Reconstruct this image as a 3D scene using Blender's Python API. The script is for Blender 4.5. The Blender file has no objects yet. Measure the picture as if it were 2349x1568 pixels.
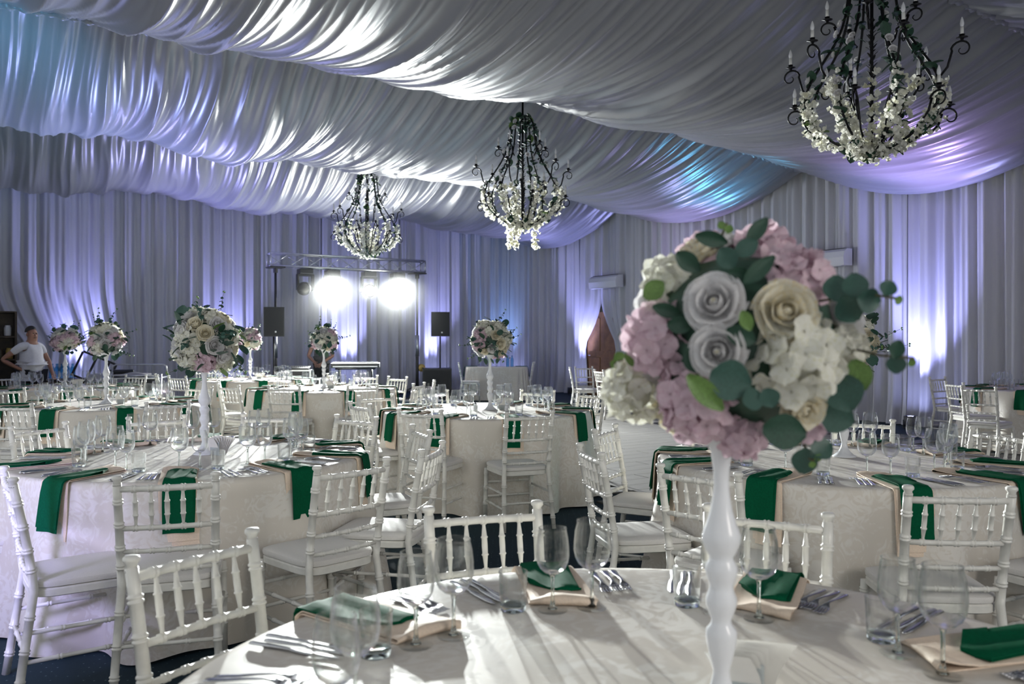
import bpy, bmesh, math, random
from mathutils import Vector, Matrix, Euler, Quaternion
D = bpy.data
SC = bpy.context.scene
COL = SC.collection
pi = math.pi
rnd = random.Random(7)
# ------------------------------------------------------------------ camera, world, view, lights
F, HOR, CX, EYE = 1920.0, 777.0, 1174.5, 1.41
cam_d = D.cameras.new('camera'); cam = D.objects.new('camera', cam_d); COL.objects.link(cam)
cam.location = (0, 0, EYE); cam.rotation_euler = (pi/2, 0, 0)
cam_d.sensor_width = 36; cam_d.lens = F/2349*36; cam_d.shift_y = -(784-HOR)/2349
cam_d.clip_start = .05; cam_d.clip_end = 200
cam_d.dof.use_dof = True; cam_d.dof.focus_distance = 5.0; cam_d.dof.aperture_fstop = 4.2
SC.camera = cam
SC.view_settings.view_transform = 'Standard'; SC.view_settings.look = 'None'
SC.view_settings.gamma = 1; SC.view_settings.use_curve_mapping = False
SC.view_settings.exposure = 0.2
SC.cycles.use_denoising = True
SC.cycles.max_bounces = 8; SC.cycles.diffuse_bounces = 3; SC.cycles.glossy_bounces = 4
SC.cycles.transmission_bounces = 8; SC.cycles.transparent_max_bounces = 40
SC.cycles.adaptive_threshold = .015
SC.cycles.caustics_reflective = False; SC.cycles.caustics_refractive = False
SC.cycles.sample_clamp_indirect = 4
W = D.worlds.new('world'); SC.world = W; W.use_nodes = True
W.node_tree.nodes['Background'].inputs[0].default_value = (.5, .6, 1, 1)
W.node_tree.nodes['Background'].inputs[1].default_value = .05

# the hall is turned against the camera: s runs along the hall (away), n across it (to the right wall)
NX, NY, AX, AY = .851, .525, -.525, .851
def NS(n, s, z=0.0): return Vector((NX*n+AX*s, NY*n+AY*s, z))
ROOM_ROT = math.atan2(NY, NX)
def PX(px, z, h=0.0): return Vector(((px-CX)/F*z, z, h))     # a point at depth z seen at column px

WALL_N, WALL_S, LEFT_N, NEAR_S = 12.85, 20.75, -.9, -4.0
def light(name, kind, loc, energy, color=(1, 1, 1), target=None, size=.1, spot=60, blend=.5, size_y=None):
    d = D.lights.new(name, kind); o = D.objects.new(name, d); COL.objects.link(o)
    o.location = loc; d.energy = energy; d.color = color
    if kind == 'SPOT':
        d.spot_size = math.radians(spot); d.spot_blend = blend; d.shadow_soft_size = size
    elif kind == 'AREA':
        d.size = size
        if size_y: d.shape = 'RECTANGLE'; d.size_y = size_y
    else: d.shadow_soft_size = size
    if target is not None:
        o.rotation_euler = (Vector(target)-Vector(loc)).to_track_quat('-Z', 'Y').to_euler()
    return o
LAMP_PX = (762, 912)
TRUSS_S = 18.2
def truss_pt(px, h):
    q = (px-CX)/F
    n = (q*AY*TRUSS_S-AX*TRUSS_S)/(NX-q*NY)
    return NS(n, TRUSS_S, h)
LAMPS = [truss_pt(762, 2.52) , truss_pt(912, 2.53)]
# two stage lamps on the truss, aimed down the hall
light('stage_lamp_light', 'SPOT', LAMPS[0]+Vector((.08, -.34, .02)), 13000, (.95, 1, .97), (-2.2, 12.6, 0), .07, 66, .45)
light('stage_lamp_light', 'SPOT', LAMPS[1]+Vector((.05, -.34, .02)), 13000, (.95, 1, .97), (-1.0, 13.2, 0), .07, 66, .45)
light('stage_lamp_light', 'SPOT', truss_pt(846, 2.5)+Vector((.05, -.36, 0)), 1500, (.95, 1, .97), NS(4.6, 6.5, 4.4), .06, 74, .8)
# led uplights along the walls
LAV = (.40, .42, 1.0); BLU = (.25, .45, 1.0); PUR = (.60, .42, 1.0); CYA = (.14, .60, 1.0)
UP = [('back', 1.55, LAV, 260), ('back', 4.69, LAV, 240), ('back', 7.64, LAV, 280), ('back', 10.09, LAV, 240), ('back', 12.2, BLU, 110),
      ('right', 17.0, LAV, 260), ('right', 7.9, LAV, 380), ('right', 13.0, PUR, 120), ('right', 3.6, PUR, 200)]
UPL = []
for w, t, c, e in UP:
    p = NS(t, WALL_S-.62, .2) if w == 'back' else NS(WALL_N-.62, t, .2)
    q = NS(t, WALL_S-.12, 3.6) if w == 'back' else NS(WALL_N-.12, t, 3.6)
    UPL.append((w, t, p))
    light('uplight_beam', 'SPOT', p+Vector((0, 0, .12)), e*2.0, c, q, .05, 58, .9)
# coloured moving heads washing the draped ceiling, side lamps, and fills added behind the camera
light('ceiling_wash', 'SPOT', NS(.2, 8.2, 2.6), 330, CYA, NS(-.3, 11.6, 4.5), .1, 60, .9)
light('ceiling_wash', 'SPOT', NS(1.6, 14.0, 2.4), 260, (.35, .42, 1), NS(1.8, 13.2, 4.5), .1, 120, .9)
light('ceiling_wash', 'SPOT', NS(3.0, 18.5, 2.2), 330, (.42, .42, 1), NS(4.2, 17.0, 4.5), .1, 130, .9)
light('ceiling_wash', 'SPOT', NS(12.2, 12.3, 2.5), 150, CYA, NS(11.3, 11.2, 4.4), .1, 62, .9)
light('ceiling_wash', 'SPOT', NS(12.2, 13.2, 2.3), 120, (.48, .45, 1), NS(11.4, 12.8, 4.2), .1, 90, .9)
light('ceiling_wash', 'SPOT', NS(11.9, 7.6, 2.4), 210, PUR, NS(11.3, 7.4, 4.4), .1, 95, .9)
light('ceiling_wash', 'SPOT', NS(11.6, 17.6, 2.6), 120, (.45, .45, 1), NS(11.0, 17.8, 4.4), .1, 100, .9)
light('side_wash', 'SPOT', NS(-.72, 3.3, .9), 75, (.52, .50, 1), (-2.25, 4.0, .35), .15, 66, .9)
light('side_wash', 'SPOT', NS(11.6, 5.5, 2.8), 150, (.35, 1, .75), (.38, 7.0, .45), .08, 11, .9)
light('front_fill', 'AREA', NS(2.2, -2.6, 2.5), 42, (1, .94, .87), (.2, 3.2, .6), 1.2)  # added soft fill for the near chairs and cloths, not a lamp of the hall
light('front_fill', 'AREA', NS(9.5, -2.5, 2.4), 17, (.85, .9, 1), NS(6.5, 6.0, .5), 1.5)

# ------------------------------------------------------------------ materials
def mat(name): 
    m = D.materials.new(name); m.use_nodes = True
    return m, m.node_tree.nodes, m.node_tree.links, m.node_tree.nodes['Principled BSDF']
def simple(name, col, rough=.5, metal=0, noise=0, nscale=40, spec=.5, bump=0, sheen=0):
    m, N, L, b = mat(name)
    b.inputs['Base Color'].default_value = (*col, 1); b.inputs['Roughness'].default_value = rough
    b.inputs['Metallic'].default_value = metal; b.inputs['Specular IOR Level'].default_value = spec
    if sheen: b.inputs['Sheen Weight'].default_value = sheen
    if noise or bump:
        tc = N.new('ShaderNodeTexCoord'); t = N.new('ShaderNodeTexNoise'); t.inputs['Scale'].default_value = nscale
        L.new(tc.outputs['Object'], t.inputs['Vector'])
        if noise:
            r = N.new('ShaderNodeValToRGB')
            r.color_ramp.elements[0].color = (*[c*(1-noise) for c in col], 1)
            r.color_ramp.elements[1].color = (*[min(1, c*(1+noise)) for c in col], 1)
            r.color_ramp.elements[0].position = .3; r.color_ramp.elements[1].position = .7
            L.new(t.outputs['Fac'], r.inputs['Fac']); L.new(r.outputs['Color'], b.inputs['Base Color'])
        if bump:
            bp = N.new('ShaderNodeBump'); bp.inputs['Strength'].default_value = bump; bp.inputs['Distance'].default_value = .005
            L.new(t.outputs['Fac'], bp.inputs['Height']); L.new(bp.outputs['Normal'], b.inputs['Normal'])
    return m
def petal_mat(name, col, heart, sc=9):
    m, N, L, b = mat(name)
    tc = N.new('ShaderNodeTexCoord'); t = N.new('ShaderNodeTexNoise'); t.inputs['Scale'].default_value = sc
    r = N.new('ShaderNodeValToRGB')
    r.color_ramp.elements[0].color = (*heart, 1); r.color_ramp.elements[1].color = (*col, 1)
    r.color_ramp.elements[0].position = .28; r.color_ramp.elements[1].position = .5
    L.new(tc.outputs['Object'], t.inputs['Vector']); L.new(t.outputs['Fac'], r.inputs['Fac'])
    L.new(r.outputs['Color'], b.inputs['Base Color']); b.inputs['Roughness'].default_value = .7
    b.inputs['Specular IOR Level'].default_value = .25
    tr = N.new('ShaderNodeBsdfTranslucent'); L.new(r.outputs['Color'], tr.inputs['Color'])
    mx = N.new('ShaderNodeMixShader'); mx.inputs[0].default_value = .32
    L.new(b.outputs[0], mx.inputs[1]); L.new(tr.outputs[0], mx.inputs[2])
    L.new(mx.outputs[0], N['Material Output'].inputs['Surface'])
    return m
def emit(name, col, e):
    m, N, L, b = mat(name); N.remove(b)
    x = N.new('ShaderNodeEmission'); x.inputs[0].default_value = (*col, 1); x.inputs[1].default_value = e
    L.new(x.outputs[0], N['Material Output'].inputs['Surface']); return m
M = {}
M['white_paint'] = simple('white_paint', (.80, .78, .73), .3, noise=.05, nscale=30)
M['cushion'] = simple('cushion', (.76, .73, .70), .8, noise=.04, nscale=300, bump=.1)
M['cushion_edge'] = simple('cushion_edge', (.70, .62, .52), .8)
M['green'] = simple('green_linen', (.002, .085, .038), .8, noise=.12, nscale=120, spec=.06)
M['cream'] = simple('cream_linen', (.84, .68, .54), .7, noise=.06, nscale=160)
M['paper'] = simple('white_paper', (.85, .83, .78), .8, noise=.03, nscale=20)
M['steel'] = simple('cutlery_steel', (.55, .55, .57), .16, 1.0)
M['porcelain'] = simple('white_porcelain', (.82, .83, .86), .18, noise=.02, nscale=5)
M['leaf'] = simple('dark_leaf', (.018, .06, .036), .45, noise=.35, nscale=25)
M['leaf_light'] = simple('light_leaf', (.12, .22, .05), .5, noise=.4, nscale=20)
M['euca'] = simple('eucalyptus_leaf', (.03, .085, .065), .5, noise=.3, nscale=30)
M['twig'] = simple('twig', (.10, .09, .05), .7)
M['rose_white'] = petal_mat('rose_white', (.86, .85, .86), (.74, .70, .68))
M['rose_cream'] = petal_mat('rose_cream', (.88, .84, .72), (.82, .68, .36))
M['hyd_white'] = petal_mat('hydrangea_white', (.86, .85, .78), (.74, .72, .52))
M['hyd_pink'] = petal_mat('hydrangea_pink', (.80, .63, .70), (.70, .47, .57))
M['iron'] = simple('black_iron', (.012, .012, .014), .45, .6, noise=.3, nscale=30)
M['candle'] = simple('candle_tube', (.85, .84, .80), .5)
M['bulb'] = simple('bulb_glass', (.75, .75, .78), .08, spec=.9)
M['black'] = simple('black_plastic', (.016, .017, .02), .5, noise=.2, nscale=60)
M['black_gloss'] = simple('black_gloss', (.012, .012, .014), .2)
M['grille'] = simple('speaker_grille', (.014, .015, .018), .7, noise=.4, nscale=400)
M['alu'] = simple('aluminium', (.55, .56, .58), .3, .9, noise=.1, nscale=12)
M['case_wood'] = simple('case_black', (.02, .02, .022), .6)
M['brown_door'] = simple('brown_door', (.24, .125, .05), .4, noise=.25, nscale=6)
M['dark_wood'] = simple('dark_wood', (.045, .028, .014), .5, noise=.3, nscale=8)
M['ac_white'] = simple('ac_white', (.82, .82, .84), .35)
M['skin'] = simple('skin', (.34, .17, .115), .55, noise=.1, nscale=20)
M['hair'] = simple('hair', (.018, .014, .012), .6, noise=.4, nscale=80)
M['shirt_white'] = simple('shirt_white', (.74, .73, .76), .8, noise=.04, nscale=40)
M['shirt_dark'] = simple('shirt_dark', (.03, .033, .04), .8)
M['trousers'] = simple('trousers', (.012, .012, .016), .85)
M['tub'] = simple('dark_tub', (.03, .032, .036), .45)
M['grey_cloth'] = simple('grey_cloth', (.42, .40, .40), .8, noise=.08, nscale=30)
M['yellow'] = simple('yellow_plastic', (.65, .45, .12), .4)
M['bottle'] = None
M['lens'] = emit('stage_lamp_lens', (.96, 1, .98), 700)
M['led'] = emit('led_lens', (.45, .5, 1), 60)
M['wall'] = simple('wall_plaster', (.5, .5, .52), .8)

def thin_glass(name, tint, lo=.05, hi=1.0, power=1.8):
    m, N, L, b = mat(name); N.remove(b)
    lw = N.new('ShaderNodeLayerWeight'); lw.inputs['Blend'].default_value = .5
    pw = N.new('ShaderNodeMath'); pw.operation = 'POWER'; pw.inputs[1].default_value = power; L.new(lw.outputs['Facing'], pw.inputs[0])
    mp = N.new('ShaderNodeMapRange'); mp.inputs['To Min'].default_value = lo; mp.inputs['To Max'].default_value = hi; L.new(pw.outputs[0], mp.inputs['Value'])
    t = N.new('ShaderNodeBsdfTransparent'); t.inputs[0].default_value = (*tint, 1)
    g = N.new('ShaderNodeBsdfGlass'); g.inputs['Roughness'].default_value = .0; g.inputs['IOR'].default_value = 1.48; g.inputs['Color'].default_value = (*tint, 1)
    x = N.new('ShaderNodeMixShader')
    L.new(mp.outputs[0], x.inputs[0]); L.new(t.outputs[0], x.inputs[1]); L.new(g.outputs[0], x.inputs[2])
    L.new(x.outputs[0], N['Material Output'].inputs['Surface']); return m
M['glass'] = thin_glass('clear_glass', (.992, .997, .995))
M['foot_glass'] = thin_glass('foot_glass', (.992, .997, .995), .02, .5, 3.2)
M['bottle'] = thin_glass('bottle_plastic', (.55, .80, .92), .2, .7)
def solid_glass(name, col):
    m, N, L, b = mat(name); N.remove(b)
    g = N.new('ShaderNodeBsdfGlass'); g.inputs['Color'].default_value = (*col, 1); g.inputs['Roughness'].default_value = .01; g.inputs['IOR'].default_value = 1.47
    L.new(g.outputs[0], N['Material Output'].inputs['Surface']); return m
M['solid_glass'] = solid_glass('solid_glass', (.96, .99, .98))
def frosted():
    m, N, L, b = mat('frosted_glass')
    b.inputs['Base Color'].default_value = (.72, .78, .78, 1); b.inputs['Roughness'].default_value = .35
    b.inputs['Transmission Weight'].default_value = .4; return m
M['frost'] = frosted()

def damask():
    m, N, L, b = mat('damask_cloth')
    tc = N.new('ShaderNodeTexCoord')
    n1 = N.new('ShaderNodeTexNoise'); n1.inputs['Scale'].default_value = 11.0; n1.inputs['Distortion'].default_value = 4.2; n1.inputs['Detail'].default_value = 2.5; n1.inputs['Roughness'].default_value = .35
    w1 = N.new('ShaderNodeTexNoise'); w1.inputs['Scale'].default_value = 2.2; w1.inputs['Distortion'].default_value = 1.0
    L.new(tc.outputs['Object'], n1.inputs['Vector']); L.new(tc.outputs['Object'], w1.inputs['Vector'])
    a = N.new('ShaderNodeMath'); a.operation = 'MULTIPLY'; L.new(n1.outputs['Fac'], a.inputs[0]); L.new(w1.outputs['Fac'], a.inputs[1])
    r = N.new('ShaderNodeValToRGB'); r.color_ramp.elements[0].position = .24; r.color_ramp.elements[1].position = .31
    r.color_ramp.elements[0].color = (.69, .635, .565, 1); r.color_ramp.elements[1].color = (.765, .725, .67, 1)
    L.new(a.outputs[0], r.inputs['Fac']); L.new(r.outputs['Color'], b.inputs['Base Color'])
    r2 = N.new('ShaderNodeMapRange'); r2.inputs['From Min'].default_value = .24; r2.inputs['From Max'].default_value = .31; r2.inputs['To Min'].default_value = .42; r2.inputs['To Max'].default_value = .62
    L.new(a.outputs[0], r2.inputs['Value']); L.new(r2.outputs[0], b.inputs['Roughness'])
    f = N.new('ShaderNodeTexNoise'); f.inputs['Scale'].default_value = 3; L.new(tc.outputs['Object'], f.inputs['Vector'])
    bp = N.new('ShaderNodeBump'); bp.inputs['Strength'].default_value = .25; bp.inputs['Distance'].default_value = .02
    L.new(f.outputs['Fac'], bp.inputs['Height']); L.new(bp.outputs['Normal'], b.inputs['Normal'])
    b.inputs['Specular IOR Level'].default_value = .4
    return m
M['damask'] = damask()
def satin(name, col, rough, weave=0):
    m, N, L, b = mat(name)
    b.inputs['Base Color'].default_value = (*col, 1); b.inputs['Roughness'].default_value = rough
    b.inputs['Sheen Weight'].default_value = .15
    tc = N.new('ShaderNodeTexCoord'); t = N.new('ShaderNodeTexNoise'); t.inputs['Scale'].default_value = 1.3; t.inputs['Detail'].default_value = 4
    L.new(tc.outputs['Object'], t.inputs['Vector'])
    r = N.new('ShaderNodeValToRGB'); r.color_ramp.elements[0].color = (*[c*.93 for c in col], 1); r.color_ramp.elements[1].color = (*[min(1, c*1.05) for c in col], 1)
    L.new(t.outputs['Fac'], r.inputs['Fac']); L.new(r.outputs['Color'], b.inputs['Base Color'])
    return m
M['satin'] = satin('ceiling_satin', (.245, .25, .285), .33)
M['curtain'] = satin('curtain_cloth', (.62, .62, .66), .6)
def carpet():
    m, N, L, b = mat('carpet')
    tc = N.new('ShaderNodeTexCoord')
    v = N.new('ShaderNodeTexVoronoi'); v.inputs['Scale'].default_value = 22; v.inputs['Randomness'].default_value = .12
    L.new(tc.outputs['Object'], v.inputs['Vector'])
    r = N.new('ShaderNodeValToRGB'); r.color_ramp.elements[0].color = (.11, .16, .18, 1); r.color_ramp.elements[1].color = (.003, .022, .036, 1)
    r.color_ramp.elements[0].position = .05; r.color_ramp.elements[1].position = .10
    L.new(v.outputs['Distance'], r.inputs['Fac']); L.new(r.outputs['Color'], b.inputs['Base Color'])
    b.inputs['Roughness'].default_value = .95
    n = N.new('ShaderNodeTexNoise'); n.inputs['Scale'].default_value = 400; L.new(tc.outputs['Object'], n.inputs['Vector'])
    bp = N.new('ShaderNodeBump'); bp.inputs['Strength'].default_value = .5; bp.inputs['Distance'].default_value = .004
    L.new(n.outputs['Fac'], bp.inputs['Height']); L.new(bp.outputs['Normal'], b.inputs['Normal'])
    return m
M['carpet'] = carpet()
def planks():
    m, N, L, b = mat('grey_oak')
    tc = N.new('ShaderNodeTexCoord'); mp = N.new('ShaderNodeMapping'); mp.inputs['Scale'].default_value = (1.2, 16, 8)
    oi = N.new('ShaderNodeObjectInfo')
    ad = N.new('ShaderNodeVectorMath'); ad.operation = 'ADD'
    L.new(tc.outputs['Object'], ad.inputs[0]); L.new(oi.outputs['Location'], ad.inputs[1]); L.new(ad.outputs[0], mp.inputs['Vector'])
    t = N.new('ShaderNodeTexNoise'); t.inputs['Scale'].default_value = 2; t.inputs['Detail'].default_value = 5; L.new(mp.outputs[0], t.inputs['Vector'])
    r = N.new('ShaderNodeValToRGB'); r.color_ramp.elements[0].color = (.06, .056, .052, 1); r.color_ramp.elements[1].color = (.145, .138, .13, 1)
    L.new(t.outputs['Fac'], r.inputs['Fac']); L.new(r.outputs['Color'], b.inputs['Base Color']); b.inputs['Roughness'].default_value = .6; b.inputs['Specular IOR Level'].default_value = .3
    return m
M['plank'] = planks()

# ------------------------------------------------------------------ mesh helpers
class MB:
    def __init__(s): s.v = []; s.f = []; s.m = []
    def add(s, vf, mtx=None, mi=0):
        v, f = vf; o = len(s.v)
        s.v += [tuple(mtx @ Vector(p)) if mtx is not None else tuple(p) for p in v]
        s.f += [tuple(i+o for i in q) for q in f]; s.m += [mi]*len(f); return s
    def mesh(s, name, mats, smooth=True):
        me = D.meshes.new(name); me.from_pydata(s.v, [], s.f)
        for m in (mats if isinstance(mats, (list, tuple)) else [mats]): me.materials.append(m)
        if max(s.m or [0]): me.polygons.foreach_set('material_index', s.m)
        if smooth: me.polygons.foreach_set('use_smooth', [True]*len(s.f))
        me.update(); return me
def md(name, vf, m, smooth=True): return MB().add(vf).mesh(name, m, smooth)
def ob(name, data, parent=None, loc=(0, 0, 0), rot=(0, 0, 0), scale=(1, 1, 1), label=None, cat=None, group=None, kind=None):
    o = D.objects.new(name, data); COL.objects.link(o); o.parent = parent
    o.location = loc; o.scale = scale if isinstance(scale, (tuple, list, Vector)) else (scale,)*3
    if isinstance(rot, (Matrix, Quaternion)):
        o.rotation_euler = rot.to_euler()
    else: o.rotation_euler = rot
    if label: o['label'] = label
    if cat: o['category'] = cat
    if group: o['group'] = group
    if kind: o['kind'] = kind
    return o
def sharp(me, deg=35):
    try: me.set_sharp_from_angle(angle=math.radians(deg))
    except Exception: pass
    return me
def lathe(prof, seg=24):
    v, f, rings = [], [], []
    for r, z in prof:
        if r < 1e-6: rings.append([len(v)]); v.append((0, 0, z))
        else:
            rings.append(list(range(len(v), len(v)+seg)))
            v += [(r*math.cos(2*pi*i/seg), r*math.sin(2*pi*i/seg), z) for i in range(seg)]
    for a, b in zip(rings, rings[1:]):
        if len(a) == 1 and len(b) == 1: continue
        for i in range(seg):
            j = (i+1) % seg
            if len(a) == 1: f.append((a[0], b[j], b[i]))
            elif len(b) == 1: f.append((a[i], a[j], b[0]))
            else: f.append((a[i], a[j], b[j], b[i]))
    return v, f
def tube(path, rad, seg=8, caps=True):
    P = [Vector(p) for p in path]
    R = rad if isinstance(rad, (list, tuple)) else [rad]*len(P)
    v, f = [], []
    t0 = (P[1]-P[0]).normalized(); up = Vector((0, 0, 1)) if abs(t0.z) < .9 else Vector((1, 0, 0))
    u = t0.cross(up).normalized(); prev = t0
    for i, p in enumerate(P):
        t = (P[min(i+1, len(P)-1)]-P[max(i-1, 0)]).normalized()
        q = prev.rotation_difference(t); u = (q @ u); u = (u-t*u.dot(t)).normalized(); prev = t
        w = t.cross(u)
        v += [tuple(p+(u*math.cos(2*pi*k/seg)+w*math.sin(2*pi*k/seg))*R[i]) for k in range(seg)]
    for i in range(len(P)-1):
        for k in range(seg):
            a, b = i*seg+k, i*seg+(k+1) % seg
            f.append((a, b, b+seg, a+seg))
    if caps: f.append(tuple(range(seg))[::-1]); f.append(tuple(range(len(v)-seg, len(v))))
    return v, f
def box(sx, sy, sz, c=(0, 0, 0), bev=0.0):
    bm = bmesh.new(); bmesh.ops.create_cube(bm, size=1)
    bmesh.ops.scale(bm, vec=(sx, sy, sz), verts=bm.verts)
    if bev: bmesh.ops.bevel(bm, geom=bm.edges[:], offset=bev, segments=2, affect='EDGES', profile=.6)
    bmesh.ops.translate(bm, vec=c, verts=bm.verts)
    bm.verts.index_update()
    r = [tuple(v.co) for v in bm.verts], [tuple(x.index for x in p.verts) for p in bm.faces]
    bm.free(); return r
def grid(nu, nv, fn, wrap=False):
    v = [tuple(fn(i/(nu-1) if not wrap else i/nu, j/(nv-1))) for j in range(nv) for i in range(nu)]
    f = []
    for j in range(nv-1):
        for i in range(nu if wrap else nu-1):
            a, b = j*nu+i, j*nu+(i+1) % nu
            f.append((a, b, b+nu, a+nu))
    return v, f
def prism(poly, t):                                   # polygon in xz extruded along y
    n = len(poly)
    v = [(x, -t/2, z) for x, z in poly]+[(x, t/2, z) for x, z in poly]
    f = [tuple(range(n)), tuple(range(2*n-1, n-1, -1))]+[(i, i+n, (i+1) % n+n, (i+1) % n) for i in range(n)]
    return v, f
def face_dir(d): return math.atan2(-d[0], d[1])       # rotation about z that turns local +y to d
def track(d, up=(0, 0, 1)): return Vector(d).to_track_quat('Z', 'Y')
HOURS = ['twelve', 'one', 'two', 'three', 'four', 'five', 'six', 'seven', 'eight', 'nine', 'ten', 'eleven']
def clock(phi): return HOURS[int(round((90-phi)/30.0)) % 12]+" o'clock"
# ------------------------------------------------------------------ the hall: floor, walls, draped ceiling, curtains
def quad_plane(a, b, c, d): return [a, b, c, d], [(0, 1, 2, 3)]
fl = ob('floor', md('floor', quad_plane(NS(LEFT_N, NEAR_S), NS(WALL_N, NEAR_S), NS(WALL_N, WALL_S), NS(LEFT_N, WALL_S)), M['carpet']), kind='structure')
for nm, a, b in (('wall_back', NS(LEFT_N, WALL_S), NS(WALL_N, WALL_S)), ('wall_right', NS(WALL_N, WALL_S), NS(WALL_N, NEAR_S)), ('wall_left', NS(LEFT_N, NEAR_S), NS(LEFT_N, WALL_S)), ('wall_front', NS(WALL_N, NEAR_S), NS(LEFT_N, NEAR_S))):
    t = (b-a).normalized(); nrm = Vector((t.y, -t.x, 0))*-.06
    me = MB()
    p = [a, b, b+Vector((0, 0, 5.6)), a+Vector((0, 0, 5.6))]
    me.add((p+[q+nrm for q in p], [(0, 1, 2, 3), (7, 6, 5, 4), (0, 4, 5, 1), (1, 5, 6, 2), (2, 6, 7, 3), (3, 7, 4, 0)]))
    ob(nm, me.mesh(nm, M['wall'], False), kind='structure')
# grey oak dance floor laid in planks on the carpet
pl_me = md('plank', box(1.19, .228, .014, (0, 0, .007), .002), M['plank'], False)
for j in range(42):
    for i in range(5):
        n0 = 5.0+(i+.5)*1.2-(.6 if j % 2 else 0)
        if n0 > 10.4: continue
        ob('plank', pl_me, fl, NS(n0, 3.0+(j+.5)*.23, 0), (0, 0, ROOM_ROT))

BEAMS = [-2.4, 4.85, 10.19, 15.4, WALL_S-.25]
def hb(n): return 4.86-.0115*max(0, n-6.5)**2
def ridge(x): return (abs(math.sin(x))**.7)*2-1
def panel(s0, s1, sag, seed, cols=620, rows=34, n0=LEFT_N+.05, n1=WALL_N-.35):
    r = random.Random(seed)
    ph = [r.uniform(0, 6.28) for _ in range(12)]
    lean = r.uniform(-.25, .25)
    def fn(u, v):
        n = n0+(n1-n0)*u; s = s0+(s1-s0)*v
        c = 4*v*(1-v)
        mid = c**.6
        # folds run from beam to beam, wander and merge towards the middle
        m = n+lean*c+.10*math.sin(1.1*n+ph[0])*c+.05*math.sin(3.3*n+5*v+ph[1])*c
        big = ridge(m*4.6+ph[2]+.9*math.sin(m*.9+ph[3]))*.044+math.sin(m*3.1+ph[4]+1.3*v)*.030
        small = ridge(m*10.3+ph[5]+1.6*math.sin(m*1.3+2*v))*.040+ridge(m*21.0+ph[6]+1.9*math.sin(m*2.1+ph[1])+2.0*v)*.021
        hi = math.sin(n*38+ph[7]+1.5*math.sin(n*2.1))*.013*(1-mid)**2
        drape = .07*math.sin(n*1.15+ph[8])*c+.05*math.sin(n*2.3+ph[9])*c
        edge = min(1, (v+.02)/.05, (1.02-v)/.05)
        z = hb(n)-sag*c*(1+.10*math.sin(n*.8+ph[10]))-drape+(big*(.35+.65*mid)+small*(.8-.35*mid))*edge+hi
        s += .10*c*math.sin(n*2.2+ph[11])
        return NS(n, s, z)
    return grid(cols, rows, fn)
ceil = ob('ceiling', md('ceiling', quad_plane(NS(LEFT_N, WALL_S, 5.6), NS(WALL_N, WALL_S, 5.6), NS(WALL_N, NEAR_S, 5.6), NS(LEFT_N, NEAR_S, 5.6)), M['wall']), kind='structure')
for k in range(4):
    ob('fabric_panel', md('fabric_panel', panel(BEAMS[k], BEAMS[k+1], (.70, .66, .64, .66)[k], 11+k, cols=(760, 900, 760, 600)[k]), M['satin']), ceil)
# ruched band that pins two panels to each roof beam
for k in (1, 2, 3):
    def band(u, v, k=k):
        n = LEFT_N+.05+(WALL_N-.4-LEFT_N)*u
        w = .016*math.sin(n*52+v*3)+.012*math.sin(n*23)
        a = v*pi
        return NS(n, BEAMS[k]+math.cos(a)*(.05+w), hb(n)+.03-math.sin(a)*(.05+w*.6))
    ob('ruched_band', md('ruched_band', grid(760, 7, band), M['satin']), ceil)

def pleat(t, z, ph):
    a = .052*math.sin(2*pi*t/.31+1.7*math.sin(t*.83+ph)+.25*math.sin(z*.9+t*2))
    b = .026*math.sin(2*pi*t/.135+2.0*math.sin(t*1.31+ph*2)+.4*math.sin(z*.6+t))
    c = .045*math.sin(2*pi*t/1.07+ph)
    return a+b+c
def wall_curtain(wall, t0, t1, seed, label, h=4.75, edge_l=None, edge_r=None, zbot=.012):
    ph = seed*1.3; cols = max(24, int((t1-t0)/.024)); rows = 22
    def fn(u, v):
        z = zbot+(h-zbot)*v
        a = t0 if edge_l is None else edge_l(z); b = t1 if edge_r is None else edge_r(z)
        t = t0+(t1-t0)*u
        tt = a+(b-a)*u
        d = .16+pleat(t, z, ph)*(1+.35*max(0, 1-z/1.2))*min(1, ((b-a)/(t1-t0))*1.3)
        d += .05*max(0, 1-z/.5)**2
        if wall == 'back': return NS(tt, WALL_S-d, z)
        return NS(WALL_N-d, tt, z)
    ob('curtain', md('curtain', grid(cols, rows, fn), M['curtain']), label=label, cat='curtain', group='white curtains hung around the hall walls')
def tie(tc, sign, zt=1.28, zo=2.45):
    def f(z):
        if z >= zo: return tc
        if z >= zt: k = (zo-z)/(zo-zt); return tc+sign*.62*k**1.6
        k = (zt-z)/zt; return tc+sign*(.62-.10*math.sin(k*pi*.5))
    return f
wall_curtain('back', -.15, 3.1, 1, 'white pleated curtain on the back wall behind the man in white', edge_l=tie(-.15, 1, 1.25, 2.6))
wall_curtain('back', LEFT_N+.1, -.15, 15, 'narrow white curtain in the far left corner of the hall')
wall_curtain('back', 3.1, 5.3, 2, 'white pleated curtain between the serving trolley and the loudspeaker with the truss stand')
wall_curtain('back', 5.3, 7.0, 3, 'white pleated curtain behind the left half of the lighting truss')
wall_curtain('back', 7.0, 9.1, 4, 'white pleated curtain behind the right half of the lighting truss')
wall_curtain('back', 9.1, WALL_N-.12, 5, 'white pleated curtain in the back corner behind the loudspeaker on the subwoofer')
wall_curtain('right', 17.35, WALL_S-.12, 6, 'white pleated curtain on the right wall next to the back corner')
wall_curtain('right', 16.45, 17.35, 7, 'white curtain tied back on the corner side of the brown door', edge_l=tie(16.45, 1))
wall_curtain('right', 15.3, 16.45, 8, 'white curtain tied back on the camera side of the brown door', edge_r=tie(16.45, -1))
wall_curtain('right', 12.6, 15.3, 9, 'white pleated curtain on the right wall just past the brown door')
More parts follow.
